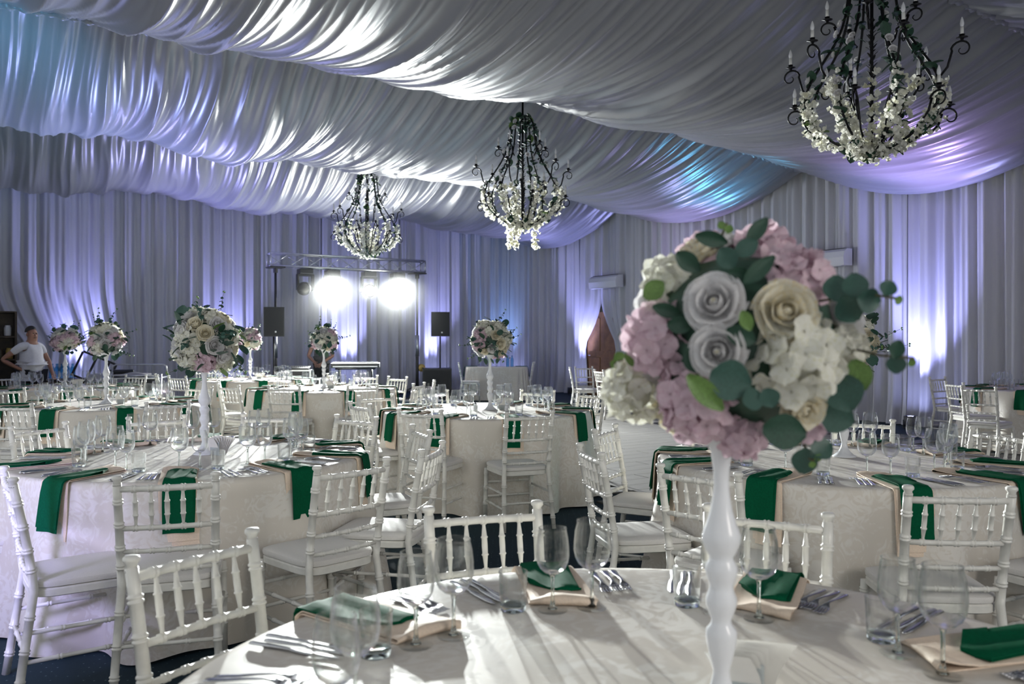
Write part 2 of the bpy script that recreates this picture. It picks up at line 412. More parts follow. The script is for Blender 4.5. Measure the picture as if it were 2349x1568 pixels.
wall_curtain('right', 10.1, 12.6, 10, 'white pleated curtain on the right wall behind the big bouquet')
wall_curtain('right', 8.2, 10.1, 12, 'white pleated curtain on the right wall lit by the floor uplight')
wall_curtain('right', 5.6, 8.2, 13, 'grey white curtain at the right edge behind the chairs of the wall table')
wall_curtain('right', 1.0, 5.6, 14, 'white curtain on the right wall at the near end of the hall')
# brown door behind the tied curtains
dr = ob('door_1', md('door_1', box(.05, 1.25, 2.08, (0, 0, 1.04), .006), M['brown_door'], False), None, NS(WALL_N-.06, 16.45, 0), (0, 0, ROOM_ROT), kind='structure')
for z0, hh in ((.55, .8), (1.52, .82)):
    for yy in (-.3, .3):
        ob('door_panel', md('door_panel', box(.02, .46, hh, (0, 0, 0), .008), M['brown_door'], False), dr, (-.03, yy, z0))
ob('door_handle', md('door_handle', tube([(-.03, .5, 1.0), (-.08, .5, 1.0), (-.08, .40, 1.0)], .011, 8), M['steel']), dr)
# air conditioners
def air_con(loc, label):
    e = ob('air_conditioner', None, None, loc, (0, 0, ROOM_ROT), label=label, cat='air conditioner')
    prof = [(-.11, -.14), (.11, -.14), (.11, .15), (-.02, .15), (-.10, .10), (-.125, .0)]
    ob('body', md('body', prism([(x, z) for x, z in prof], 1.05), M['ac_white'], False), e)
    ob('air_flap', md('air_flap', box(.10, .95, .012, (-.06, 0, -.147), .003), M['ac_white'], False), e)
    ob('intake_grille', md('intake_grille', box(.12, .95, .012, (.03, 0, .156), .003), M['black'], False), e)
air_con(NS(WALL_N-.36, 15.95, 2.78), 'white wall air conditioner above the brown door')
air_con(NS(WALL_N-.36, 9.75, 2.82), 'white wall air conditioner half hidden behind the big bouquet')
# ------------------------------------------------------------------ chiavari chair: origin on the floor under the seat, facing +y
def bamboo(path, r, rings, seg=10, ring=.0038):
    """tube along a path with pairs of small rings at the given fractions"""
    P = [Vector(p) for p in path]
    L = [0]
    for a, b in zip(P, P[1:]): L.append(L[-1]+(b-a).length)
    T = L[-1]
    def at(x):
        for i in range(len(P)-1):
            if x <= L[i+1] or i == len(P)-2:
                k = (x-L[i])/(L[i+1]-L[i]); return P[i].lerp(P[i+1], k)
    st = {0.0: r, T: r}
    for l in L[1:-1]: st[l] = r
    for q in rings:
        for c in (q*T-.006, q*T+.006):
            for dx, dr in ((-.0052, 0), (-.0022, ring), (.0022, ring), (.0052, 0)):
                st[min(max(c+dx, 0), T)] = r+dr
    ks = sorted(st)
    return tube([at(k) for k in ks], [st[k] for k in ks], seg)
HC = .87
def back_xy(s, z):     # rear post centre line
    if z < .43: k = z/.43; return (s*(.198-.023*k), -.255+.062*k)
    k = (z-.43)/(HC-.43); return (s*(.175+.006*k), -.193-.075*k**1.25)
def make_chair():
    m = M['white_paint']; parts = []
    for s in (-1, 1):
        zs = [0, .12, .25, .36, .43, .50, .6, .7, .79, HC-.02]
        path = [(*back_xy(s, z), z) for z in zs]
        mb = MB().add(bamboo(path, .0165, [.10, .235, .385, .60, .69, .80, .91]))
        x, y = back_xy(s, HC-.02)
        mb.add(lathe([(0, HC-.03), (.0165, HC-.03), (.0135, HC-.012), (.0205, HC-.004), (.0205, HC+.004), (.016, HC+.009), (0, HC+.010)], 12), Matrix.Translation((x, y, 0)))
        parts.append(('back_post', mb.mesh('back_post', m)))
        mb = MB().add(bamboo([(s*.192, .195, 0), (s*.190, .188, .2), (s*.186, .180, .41)], .0165, [.33, .62, .9]))
        parts.append(('leg', mb.mesh('leg', m)))
    def rail(z, r, rings, bow=.012):
        xl, y = back_xy(-1, z)
        return bamboo([(xl, y, z), (xl*.5, y-bow*.75, z), (0, y-bow, z), (-xl*.5, y-bow*.75, z), (-xl, y, z)], r, rings, 8, .003)
    for z, r, nm in ((HC-.045, .0125, 'top_rail'), (.665, .0105, 'rail'), (.57, .0095, 'rail'), (.49, .0095, 'rail')):
        parts.append((nm, MB().add(rail(z, r, [1/6, 2/6, 3/6, 4/6, 5/6])).mesh(nm, m)))
    for i in range(5):
        k = (i-2)/2
        xt = k*.117; xb = k*.117
        yt = back_xy(1, HC-.045)[1]-.011*(1-k*k*.6); yb = back_xy(1, .665)[1]-.011*(1-k*k*.6)
        a, b = Vector((xb, yb, .668)), Vector((xt, yt, HC-.048))
        ks = [0, .12, .30, .315, .335, .35, .5, .65, .665, .685, .70, .88, 1]
        rs = [.0052, .0058, .0088, .0116, .0116, .0092, .0098, .0092, .0116, .0116, .0088, .0058, .0052]
        parts.append(('spindle', MB().add(tube([a.lerp(b, q) for q in ks], rs, 8)).mesh('spindle', m)))
    # seat frame: trapezoid with rounded front, and the padded cushion on it
    def outline(g=0, n=9):
        pts = [(-.175-g, -.205-g), (.175+g, -.205-g)]
        for i in range(n):
            a = -pi/2*.62+pi*.62*i/(n-1)
            pts.append((.185*math.cos(a-0)+.02+g if False else 0, 0))
        return pts
    def ring(g, z, n=40):
        o = []
        for i in range(n):
            a = 2*pi*i/n; c, s_ = math.cos(a), math.sin(a)
            w = .188+.018*max(-1, min(1, s_)) ; h = .205
            e = .34
            x = (w+g)*(abs(c)**e)*(1 if c >= 0 else -1); y = (h+g)*(abs(s_)**e)*(1 if s_ >= 0 else -1)
            o.append((x, y+.0, z))
        return o
    def slab(levels, n=40):
        v, f = [], []
        for g, z in levels: v += ring(g, z, n)
        for k in range(len(levels)-1):
            for i in range(n):
                j = (i+1) % n
                f.append((k*n+i, k*n+j, (k+1)*n+j, (k+1)*n+i))
        f.append(tuple(range(n))[::-1]); f.append(tuple(range((len(levels)-1)*n, len(levels)*n)))
        return v, f
    parts.append(('seat_frame', sharp(MB().add(slab([(-.008, .395), (0, .400), (0, .425), (-.006, .432)])).mesh('seat_frame', m))))
    parts.append(('cushion', sharp(MB().add(slab([(-.012, .432), (.001, .436), (.003, .449), (.001, .458), (-.012, .464), (-.05, .470), (-.11, .473)])).mesh('cushion', M['cushion']), 50)))
    for s in (-1, 1):
        for z in (.16, .27):
            a = Vector((*back_xy(s, z), z)); b = Vector((s*.190, .190, z))
            parts.append(('stretcher', MB().add(bamboo([a, b], .0088, [.3, .7], 8, .0028)).mesh('stretcher', m)))
    for z in (.19, .30):
        parts.append(('stretcher', MB().add(bamboo([(-.19, .188, z), (.19, .188, z)], .0088, [.3, .7], 8, .0028)).mesh('stretcher', m)))
    for z in (.20,):
        x, y = back_xy(1, z); parts.append(('stretcher', MB().add(bamboo([(-x, y, z), (x, y, z)], .0088, [.3, .7], 8, .0028)).mesh('stretcher', m)))
    return parts
CHAIR = make_chair()
def chair(bx, by, fx, fy, label, group):
    """bx,by: top of the backrest; f: the way the chair faces"""
    d = Vector((fx, fy)).normalized()
    e = ob('banquet_chair', None, None, (bx+d.x*.262, by+d.y*.262, 0), (0, 0, face_dir(d)), label=label, cat='chair', group=group)
    for nm, me in CHAIR: ob(nm, me, e)
    return e

# ------------------------------------------------------------------ glassware
def goblet(h, rb, rim, seg=28):
    st = .006; foot = h*.175; zb = h*.44
    bowl_out = [(st*1.05, zb-.004), (.012, zb+.003), (rb*.50, zb+h*.022), (rb*.78, zb+h*.075), (rb*.94, zb+h*.145), (rb, zb+h*.225), (rb*.985, zb+h*.33), (rb*.93, zb+h*.44), (rim, h)]
    inner = [(r-.0011, z+.0004) for r, z in reversed(bowl_out[2:])]
    bowl = bowl_out[:-1]+[(rim, h-.003), (rim+.0011, h-.0012), (rim+.0010, h+.0006), (rim-.0005, h+.0013), (rim-.0017, h+.0002)]+inner[1:]+[(.008, zb+.008), (0, zb+.006)]
    stem = [(0, .004), (.012, .0045), (.0065, .012), (.0045, .025), (.0038, zb*.55), (.0045, zb*.86), (st*1.05, zb-.003), (0, zb)]
    ft = [(0, 0), (.0345, 0), (.0355, .0012), (.033, .0024), (.02, .0042), (.008, .0075), (0, .008)]
    return lathe(bowl, seg), lathe(stem, 12), lathe(ft, seg)
def tumbler_prof(seg=28):
    r0, r1, h = .031, .0345, .092
    body = [(r0, .014), (r1-.0002, h-.004), (r1+.0006, h-.0016), (r1+.0002, h+.0004), (r1-.0012, h+.0008), (r1-.0024, h-.0006), (r0-.0020, .020), (r0-.012, .0165), (0, .016)]
    base = [(0, 0), (r0-.003, 0), (r0-.0006, .002), (r0, .0138), (0, .0138)]
    return lathe(body, seg), lathe(base, seg)
GL = {}
for nm, h, rb, rim in (('large', .210, .0440, .0360), ('small', .196, .0395, .0325)):
    GL[nm] = {}
    for q, seg in (('near', 40), ('far', 14)):
        b, s, f = goblet(h, rb, rim, seg)
        GL[nm][q] = [('bowl', md('bowl', b, M['glass'])), ('stem', md('stem', s, M['solid_glass'])), ('foot', md('foot', f, M['foot_glass']))]
        GL[nm][q+'1'] = MB().add(b, None, 0).add(s, None, 1).add(f, None, 0).mesh('wine_glass', [M['glass'], M['solid_glass']])
b, s = tumbler_prof(40); TUM = {'near': [('wall', md('tumbler_wall', b, M['glass'])), ('base', sharp(md('tumbler_base', s, M['solid_glass']), 50))]}
b, s = tumbler_prof(14); TUM['far1'] = MB().add(b).add(s, None, 1).mesh('tumbler', [M['glass'], M['solid_glass']])
TZ = .766
def glass(kind, x, y, label, group, near):
    if kind == 'tumbler':
        nm, cat = 'tumbler', 'tumbler'
        parts, one = TUM['near'], TUM['far1']
    else:
        nm, cat = 'wine_glass', 'wine glass'
        parts, one = GL[kind]['near'], GL[kind]['far1']
    if near:
        e = ob(nm, None, None, (x, y, TZ), (0, 0, rnd.uniform(0, 6)), label=label, cat=cat, group=group)
        for p, me in parts: ob(('glass_'+p) if p == 'wall' else p, me, e)
    else: ob(nm, one, None, (x, y, TZ), (0, 0, 0), label=label, cat=cat, group=group)
# ------------------------------------------------------------------ cutlery, lying along +y (tines and blade towards +y)
def fork_mesh():
    mb = MB()
    # handle and neck as a flattened, arched bar
    st = [(-.095, .0100, .0012, .0020), (-.085, .0118, .0014, .0022), (-.05, .0092, .0014, .004), (-.01, .0058, .0014, .008), (.025, .0042, .0016, .010), (.040, .0075, .0012, .0085), (.050, .0120, .0011, .006), (.058, .0128, .0010, .004)]
    v, f = [], []
    for y, w, t, z in st: v += [(-w, y, z), (-w*.5, y, z+t), (w*.5, y, z+t), (w, y, z), (0, y, z-t*.3)]
    for i in range(len(st)-1):
        for k in range(5):
            a, b = i*5+k, i*5+(k+1) % 5
            f.append((a, b, b+5, a+5))
    f.append((0, 4, 3, 2, 1)); n = (len(st)-1)*5; f.append((n, n+1, n+2, n+3, n+4))
    mb.add((v, f))
    for i in range(4):
        x = (i-1.5)*.0073
        mb.add(tube([(x, .055, .0045), (x, .075, .002), (x, .088, .0025), (x, .098, .0052)], [.0024, .0021, .0018, .0008], 6))
    return mb.mesh('fork', M['steel'])
def knife_mesh():
    st = [(-.112, .007, .0030, .003), (-.104, .0098, .0042, .0035), (-.06, .0085, .0045, .004), (-.02, .0062, .0034, .004), (-.008, .0055, .0026, .004), (0, .0085, .0014, .0035), (.03, .0102, .0011, .003), (.08, .0096, .0010, .003), (.104, .006, .0009, .003), (.112, .001, .0006, .003)]
    v, f = [], []
    for y, w, t, z in st: v += [(-w, y, z), (0, y, z+t), (w, y, z), (0, y, z-t*.6)]
    for i in range(len(st)-1):
        for k in range(4):
            a, b = i*4+k, i*4+(k+1) % 4
            f.append((a, b, b+4, a+4))
    f.append((0, 3, 2, 1)); n = (len(st)-1)*4; f.append((n, n+1, n+2, n+3))
    return MB().add((v, f)).mesh('knife', M['steel'])
FORK, KNIFE = fork_mesh(), knife_mesh()
# ------------------------------------------------------------------ table linen
RT = .93
def cloth_mesh(seed, cols=300):
    r = random.Random(seed); ph = [r.uniform(0, 6.3) for _ in range(6)]; nf = (13, 11, 12)[seed % 3]
    levels = [(.0, .0), (.5, 0), (.86, 0), (.965, 0), (.988, -.0015), (1.0, -.012), (1.004, -.03), (1.008, -.07), (1.012, -.13), (1.018, -.21), (1.026, -.30), (1.036, -.40), (1.048, -.52), (1.058, -.64), (1.064, -.752)]
    def fn(u, v):
        i = int(round(v*(len(levels)-1))); q, dz = levels[i]; a = 2*pi*u
        k = max(0, -dz-.03)/.72
        w = math.sin(nf*a+ph[0]+1.1*math.sin(2*a+ph[1])+.5*math.sin(3*a+ph[2]))
        w2 = math.sin((nf*1.0+7)*a+ph[3]+math.sin(2*a+ph[4]))
        rad = RT*q+(.070*w+.022*w2)*k**.85+.015*k
        wr = .0012*math.sin(23*q*math.cos(a)+ph[5])*(1-k)*(1 if 0 < q < .95 else 0)
        return (rad*math.cos(a), rad*math.sin(a), TZ-.001+dz+wr*0+(.006*math.sin(nf*a+ph[0])*(k > .98)))
    return md('tablecloth', grid(cols, len(levels), fn, True), M['damask'])
CLOTH = [cloth_mesh(3), cloth_mesh(4), cloth_mesh(5)]
def napkin_mesh(name, r_in, skew, hang, hw, loop, th, lift, m, seed, short=.02):
    """sheet folded over itself: in from the hanging end, round an open loop at the inner end, and back out over the rim"""
    r = random.Random(seed); nc = 9
    def centre(ri, lp, u):
        h0 = lift+th*.5; gap = max(th*1.25, .0035)
        p = []
        for k in range(5, 0, -1): p.append((RT+.009+lift*1.6+.004*k, -.012-(hang-.016)*k/5))
        for k in range(5): a = pi/2*k/5; p.append((RT-.010+(.017+lift*1.5)*math.cos(a), -.010+(.010+h0)*math.sin(a)))
        p += [(RT-.05, h0), (RT-.12, h0), (ri+.07, h0), (ri+.03, h0)]
        for k in range(9):
            a = -pi/2-pi*k/8; p.append((ri+lp*1.3*math.cos(a)+.004, h0+lp+lp*math.sin(a)))
        top = h0+gap
        p += [(ri+.035, h0+lp*1.35+gap*.3), (ri+.08, top+lp*.55), (RT-.12, top+lp*.15), (RT-.05, top)]
        for k in range(5): a = pi/2*(1-k/5); p.append((RT-.010+(.017+lift*1.5+gap)*math.cos(a), -.010+(.010+top)*math.sin(a)))
        for k in range(1, 6): p.append((RT+.009+lift*1.6+gap+.004*k, -.012-(hang-short-.016)*k/5))
        return p
    v, f = [], []
    for c in range(nc):
        u = c/(nc-1)*2-1
        ri = r_in+skew[0]*u+skew[1]*abs(u)
        lp = loop*(.75+.35*math.sin(u*2.1+seed)+.15*math.sin(u*5+seed*2))
        C = [Vector((x, 0, z)) for x, z in centre(ri, max(.0035, lp), u)]
        N = len(C); A, B = [], []
        for i, p in enumerate(C):
            t = (C[min(i+1, N-1)]-C[max(i-1, 0)]).normalized(); nr = Vector((-t.z, 0, t.x))*th*.5
            y = u*hw*(1+.08*abs(i/N-.5)*2)+.005*math.sin(i*.35+seed); dz = .003*math.sin(u*5+i*.5+seed) if p.z > lift+th else 0
            hx = .006*math.sin(u*3.4+seed)*(p.z < -.03)*min(1, -p.z/.2)
            A.append((p.x+nr.x+hx, y, p.z+nr.z+dz)); B.append((p.x-nr.x+hx, y, p.z-nr.z+dz))
        v += A+B[::-1]
    n = 2*N
    for c in range(nc-1):
        for i in range(n):
            j = (i+1) % n
            f.append((c*n+i, c*n+j, (c+1)*n+j, (c+1)*n+i))
    for o, fl in ((0, 1), ((nc-1)*n, -1)):
        for i in range(N-1): f.append((o+i, o+i+1, o+n-2-i, o+n-1-i)[::fl])
    return sharp(md(name, (v, f), m), 50)
CREAMN = [napkin_mesh('cream_napkin', .60, (.02, -.01), .285, .078, .010, .0028, .001, M['cream'], s) for s in (1, 2, 3)]
GREENN = [napkin_mesh('green_napkin', .665, (.035, .045), .225, .062, .0045, .0026, .0125, M['green'], s) for s in (4, 5, 6)]
# ------------------------------------------------------------------ centrepiece: turned porcelain stand
STAND_PROF = [(0, 0), (.062, 0), (.063, .004), (.050, .012), (.030, .030), (.019, .050), (.0145, .068), (.0135, .078), (.019, .098), (.0235, .116), (.0262, .135), (.0258, .146), (.018, .156), (.0165, .164), (.021, .176), (.0258, .190), (.0262, .200), (.021, .214), (.0196, .223), (.0232, .233), (.0272, .246), (.0272, .255), (.0215, .265), (.0198, .271), (.0265, .282), (.0322, .298), (.0328, .308), (.0295, .318), (.0245, .330), (.0185, .352), (.0145, .376), (.0128, .395), (.0138, .420), (.018, .450), (.028, .480), (.044, .505), (.050, .515), (.046, .515), (.026, .485), (0, .48)]
STAND = md('flower_stand', lathe(STAND_PROF, 40), M['porcelain'])
# flowers
def petal(nu, nv, n, rb, L, a0, a1, curl=0):
    """cupped petal, one of n in its ring; a0..a1 is its tilt from the axis along its length"""
    half = pi/n*1.42
    def fn(u, v):
        uu = u*2-1
        k = 10; rho, z = rb, 0.0
        for i in range(k):
            q = v*(i+.5)/k; a = a0+(a1-a0)*q**.8+curl*max(0, q-.72)*5
            rho += math.sin(a)*L*v/k; z += math.cos(a)*L*v/k
        sh = .55+.45*math.sin(pi*min(.5, v*.75))
        ang = uu*half*sh
        z2 = z-L*.20*abs(uu)**2.6*v*math.cos(a1*.5)+.02*math.sin(uu*4)*v
        rr = rho*(1+.05*uu*v)+.03*abs(uu)**2*v
        return (rr*math.cos(ang), rr*math.sin(ang), z2)
    return grid(nu, nv, fn)
ROSE_RINGS = [(2, .05, .60, .05, -.30, 0), (3, .07, .66, .30, -.45, 0), (3, .09, .74, .55, -.50, .10), (4, .10, .82, .80, -.45, .25), (5, .10, .90, 1.10, -.25, .35), (5, .10, .95, 1.35, .10, .45), (6, .08, .98, 1.52, .45, .50)]
ROSE_PET = [petal(7, 7, *r) for r in ROSE_RINGS]
def rose_layout(rings=7):
    out = []
    for i, (n, *_r) in enumerate(ROSE_RINGS[:rings]):
        for k in range(n): out.append((i, 2*pi*(k+.37*i)/n+.13*math.sin(7*k+i)))
    return out
def rose_mesh(m):
    mb = MB()
    for i, a in rose_layout(): mb.add(ROSE_PET[i], Matrix.Rotation(a, 4, 'Z'))
    return mb.mesh('rose', m)
def floret():
    mb = MB()
    def fn(u, v):
        uu = u*2-1; w = .46*math.sin(pi*(.08+.84*v))**.7
        return (.04+v*.62, uu*w, .34*v*v-.05*v-.16*abs(uu)**1.5*v+.06*math.sin(3*uu+4*v))
    for k in range(4): mb.add(grid(4, 5, fn), Matrix.Rotation(k*pi/2+.15, 4, 'Z'))
    return mb
FLORET = floret()
def fib(n, cap=1.0):
    g = pi*(3-math.sqrt(5)); o = []
    for i in range(n):
        z = 1-cap*(i+.5)/n*2; r = math.sqrt(max(0, 1-z*z)); o.append(Vector((r*math.cos(g*i), r*math.sin(g*i), z)))
    return o
def hyd_pts(n=30, seed=1):
    r = random.Random(seed)
    return [(d*(.80+.10*r.random()), track(d+Vector((r.uniform(-.55, .55), r.uniform(-.55, .55), r.uniform(-.55, .55)))), r.uniform(0, 6)) for d in fib(n, .72)]
def hyd_mesh(m):
    mb = MB()
    for p, q, a in hyd_pts(30): mb.add((FLORET.v, FLORET.f), Matrix.Translation(p) @ q.to_matrix().to_4x4() @ Matrix.Rotation(a, 4, 'Z') @ Matrix.Scale(.52, 4))
    mb.add(lathe([(0, -.6), (.5, -.3), (.66, .1), (.5, .5), (0, .66)], 10))
    return mb.mesh('hydrangea', m)
def leaf_vf(w=.36, bend=.25, nu=5, nv=7):
    def fn(u, v):
        uu = u*2-1
        return (uu*w*math.sin(pi*min(.97, .04+.93*v))**.75, v, bend*v*v*-.8+abs(uu)*.07)
    return grid(nu, nv, fn)
LEAF, LEAF_R = leaf_vf(), leaf_vf(.46, .2)
FLW = {k: rose_mesh(M[k]) for k in ('rose_white', 'rose_cream')}
FLW.update({k: hyd_mesh(M[k]) for k in ('hyd_white', 'hyd_pink')})
LEAF_ME = {k: md('leaf', LEAF if k == 'leaf' else LEAF_R, M[k]) for k in ('leaf', 'euca', 'leaf_light')}
def sprig_mesh(seed, n=7, L=.16):
    r = random.Random(seed); mb = MB()
    path = [Vector((.02*math.sin(k*.9+seed)*k/6, .015*math.sin(k*.6+seed)*k/6, L*k/6)) for k in range(7)]
    mb.add(tube(path, [.0022-.0002*k for k in range(7)], 5), None, 0)
    for i in range(n):
        p = path[min(6, 1+i*5//n)]; 
        for s in (0, pi):
            sc = .034*(1-.55*i/n)
            mb.add(LEAF_R, Matrix.Translation(p) @ Matrix.Rotation(s+i*1.3, 4, 'Z') @ Matrix.Rotation(-.9+.5*r.random(), 4, 'X') @ Matrix.Scale(sc, 4), 1)
    for k in range(3):
        mb.add(lathe([(0, 0), (.006, .006), (0, .014)], 6), Matrix.Translation(path[6]+Vector((r.uniform(-.008, .008), r.uniform(-.008, .008), 0))), 2)
    return mb.mesh('eucalyptus_sprig', [M['twig'], M['euca'], M['leaf_light']])
SPRIG = [sprig_mesh(s) for s in (1, 2, 3, 4)]
CORE = md('foam_ball', lathe([(0, -.155), (.08, -.135), (.135, -.08), (.155, 0), (.135, .08), (.08, .135), (0, .155)], 16), M['leaf'])
def bouquet(loc, label, seed, group='flower balls on the tall stands', r=.185, tilt=0):
    rr = random.Random(seed)
    e = ob('bouquet', None, None, loc, (0, 0, rr.uniform(0, 6)), label=label, cat='bouquet', group=group)
    ob('foam_ball', CORE, e, scale=(r-.04)/.155)
    pts = fib(40)
    for i, d in enumerate(pts):
        d = (d+Vector((rr.uniform(-.1, .1), rr.uniform(-.1, .1), rr.uniform(-.1, .1)))).normalized()
        if d.z < -.86: continue
        k = rr.random()
        pink = .42 if d.z < 0 else .18
        if k < .46: nm, kind, s, off = 'rose', rr.choice(('rose_white', 'rose_white', 'rose_cream')), rr.uniform(.052, .062), r-.045
        elif k < .46+.30+pink*.3: nm, kind, s, off = 'hydrangea', ('hyd_pink' if rr.random() < pink+.22 else 'hyd_white'), rr.uniform(.064, .078), r-.055
        else: continue
        ob(nm, FLW[kind], e, d*off, track(d), s)
    for i, d in enumerate(fib(54)):
        d = (d+Vector((rr.uniform(-.3, .3), rr.uniform(-.3, .3), rr.uniform(-.3, .3)))).normalized()
        t = d.orthogonal().normalized(); t = Quaternion(d, rr.uniform(0, 6.3)) @ t
        q = (t*.8+d*.65).to_track_quat('Y', 'Z')
        ob('leaf', LEAF_ME[rr.choice(('leaf', 'leaf', 'euca', 'euca', 'leaf_light') if rr.random() < .3 else ('leaf', 'euca'))], e, d*(r-.006), q, rr.uniform(.05, .08))
    for i in range(11):
        a = rr.uniform(0, 6.28); z = rr.choice((.9, .75, .3, .1, -.2, -.6))
        d = Vector((math.cos(a)*math.sqrt(1-z*z), math.sin(a)*math.sqrt(1-z*z), z))
        ob('eucalyptus_sprig', rr.choice(SPRIG), e, d*(r-.03), track(d+Vector((0, 0, .15))), rr.uniform(.7, 1.15))
    return e
# ------------------------------------------------------------------ tables, settings, chairs
TAB = {  # name: (x, y, phrase, seat angles, cloth mesh, rotation)
 'A': (.285, 1.445, 'the front table', (182, 142, 102.5, 62.5, 21), 0, .3),
 'B': (-1.76, 4.67, 'the near left table', (286, 321, 356, 32, 70, 106, 142, 176, 213, 251), 1, 1.0),
 'C': (-.223, 7.60, 'the middle table', (284, 327, 2, 38, 74, 110, 146, 182, 212, 248), 2, 2.2),
 'D': (1.733, 4.517, 'the near right table', (269, 306, 342, 17, 53, 89, 125, 161, 192, 231), 0, .9),
 'E': (-4.05, 8.35, 'the second left table', (267, 306, 342, 18, 54, 90, 126, 162, 198, 231), 1, 2.5),
 'F': (-2.47, 10.95, 'the keyboard table', (265, 302, 338, 14, 50, 86, 122, 158, 194, 230), 2, .5),
 'G': (-6.0, 11.2, 'the far left table', (264, 300, 336, 12, 48, 84, 120, 156, 192, 228), 0, 1.9),
 'H': (-4.18, 13.4, 'the far loudspeaker table', (262, 298, 334, 10, 46, 82, 118, 154, 190, 226), 1, .2),
 'I': (6.90, 10.82, 'the right wall table', (150, 186, 222, 258, 294, 114, 78, 42), 2, 1.3),
}
STAND_AT = {'A': (.359, 1.435), 'B': (-1.72, 4.68), 'C': (-.20, 7.62), 'D': (1.82, 4.585), 'E': (-4.04, 8.33), 'F': (-2.45, 10.9), 'G': (-5.98, 11.2), 'H': (-4.16, 13.3)}
def napk_holder(x, y, rot, T):
    e = ob('napkin_holder', None, None, (x, y, TZ), (0, 0, rot), label='frosted holder with a fan of white paper napkins on '+T, cat='napkin holder', group='napkin holders on the tables')
    body = MB().add(box(.07, .05, .006, (0, 0, .003), .001)).add(box(.07, .005, .074, (0, -.024, .040), .002)).add(box(.07, .005, .074, (0, .024, .040), .002))
    ob('body', body.mesh('body', M['frost']), e)
    for k in range(9):
        q = (k-4)/4
        def fn(u, v, q=q):
            return ((u-.5)*.078+q*.008+.030*q*v*v+.012*v, q*.017+.020*q*v+.008*v*v*q, .008+.098*v-.012*abs(q)*v)
        v, f = grid(5, 6, fn); n = len(v)
        v2 = v+[(x_, y_+.0012, z_) for x_, y_, z_ in v]; f2 = f+[tuple(i+n for i in p)[::-1] for p in f]
        ob('paper_napkin', md('paper_napkin', (v2, f2), M['paper']), e)
for key, (cx, cy, T, seats, cm, crot) in TAB.items():
    near = key in 'ABCD'
    ob('tablecloth', CLOTH[cm], None, (cx, cy, 0), (0, 0, crot), label='cream damask cloth draped over '+T, cat='tablecloth', group='round tables under damask cloths')
    for phi in seats:
        a0 = math.radians(phi)
        def at(r, dphi, jit=.008):
            a = a0+math.radians(dphi)
            return cx+r*math.cos(a)+rnd.uniform(-jit, jit), cy+r*math.sin(a)+rnd.uniform(-jit, jit), a
        C = clock(phi)
        # napkins
        j = rnd.uniform(-.10, .10)
        px, py = cx+RT*math.cos(a0), cy+RT*math.sin(a0)
        def rim(o, ang, sh):
            # turn about the rim point, and slide sideways
            o.rotation_euler = (0, 0, ang)
            o.location = (px-RT*math.cos(ang)-sh*math.sin(ang), py-RT*math.sin(ang)+sh*math.cos(ang), TZ)
        rim(ob('cream_napkin', rnd.choice(CREAMN), label=f'cream napkin under the green one at {C} of {T}', cat='napkin', group='cream napkins hanging over the table rims'), a0+j, 0)
        rim(ob('green_napkin', rnd.choice(GREENN), label=f'green folded napkin at {C} of {T}', cat='napkin', group='green napkins hanging over the table rims'), a0+j+rnd.uniform(-.10, .10), rnd.uniform(-.012, .012))
        for kind, r, dp in (('large', .560, -4.0), ('small', .575, 6.0), ('tumbler', .61, 14.0)):
            x, y, _ = at(r, dp, .012)
            lab = f'{kind} wine glass at {C} of {T}' if kind != 'tumbler' else f'straight water tumbler at {C} of {T}'
            glass(kind, x, y, lab, 'wine glasses on the tables' if kind != 'tumbler' else 'water tumblers on the tables', near)
        if key in 'ABD' or key == 'C' and math.sin(a0) < .45 or key == 'E' and math.sin(a0) < 0:
            jf = rnd.uniform(-.09, .09)
            for i, w in enumerate(('left', 'middle', 'right')):
                x, y, a = at(.775+rnd.uniform(-.012, .012), -10.5, .003)
                t = (1-i)*-.026; ro = a+pi/2+jf+rnd.uniform(-.05, .05)
                ob('fork', FORK, None, (x-math.sin(a)*t, y+math.cos(a)*t, TZ+.0015), (0, 0, ro), label=f'{w} one of three forks at {C} of {T}', cat='fork', group='forks set beside the napkins')
            jf = rnd.uniform(-.22, .22)
            for i, w in enumerate(('left', 'middle', 'right')):
                x, y, a = at(.775+rnd.uniform(-.012, .012), 15.5, .003)
                t = (1-i)*-.024; ro = a+pi/2+jf+rnd.uniform(-.04, .04)
                ob('knife', KNIFE, None, (x-math.sin(a)*t, y+math.cos(a)*t, TZ+.001), (0, 0, ro), label=f'{w} one of three knives at {C} of {T}', cat='knife', group='knives set beside the napkins')
    if key in STAND_AT:
        sx, sy = STAND_AT[key]
        ob('flower_stand', STAND, None, (sx, sy, TZ), label='tall turned white porcelain flower stand on '+T, cat='flower stand', group='porcelain flower stands')
        if key != 'A':
            bouquet((sx+rnd.uniform(-.01, .01), sy, TZ+.635), {'B': 'pink and white flower ball with tall eucalyptus sprig on the near left table', 'C': 'white flower ball with a pink top on the middle table', 'D': 'flower ball on the near right table, mostly hidden by the large bouquet', 'E': 'white rose ball with a pink base on the second left table', 'F': 'backlit white flower ball before the standing musician', 'G': 'flower ball beside the man in white', 'H': 'small far flower ball half hidden behind the near left one'}[key], ord(key), r={'B': .185, 'C': .185}.get(key, .178))
        if key in 'ABCF':
            ang = {'A': -.35, 'B': -.5, 'C': -.2, 'F': 0}[key]
            hx, hy = {'A': (.055, .055), 'B': (.085, -.02), 'C': (.12, .02), 'F': (.1, -.03)}[key]
            napk_holder(sx+hx, sy+hy, ang, T)
        elif key in 'EGH': napk_holder(sx+.14, sy+.03, .2, T)
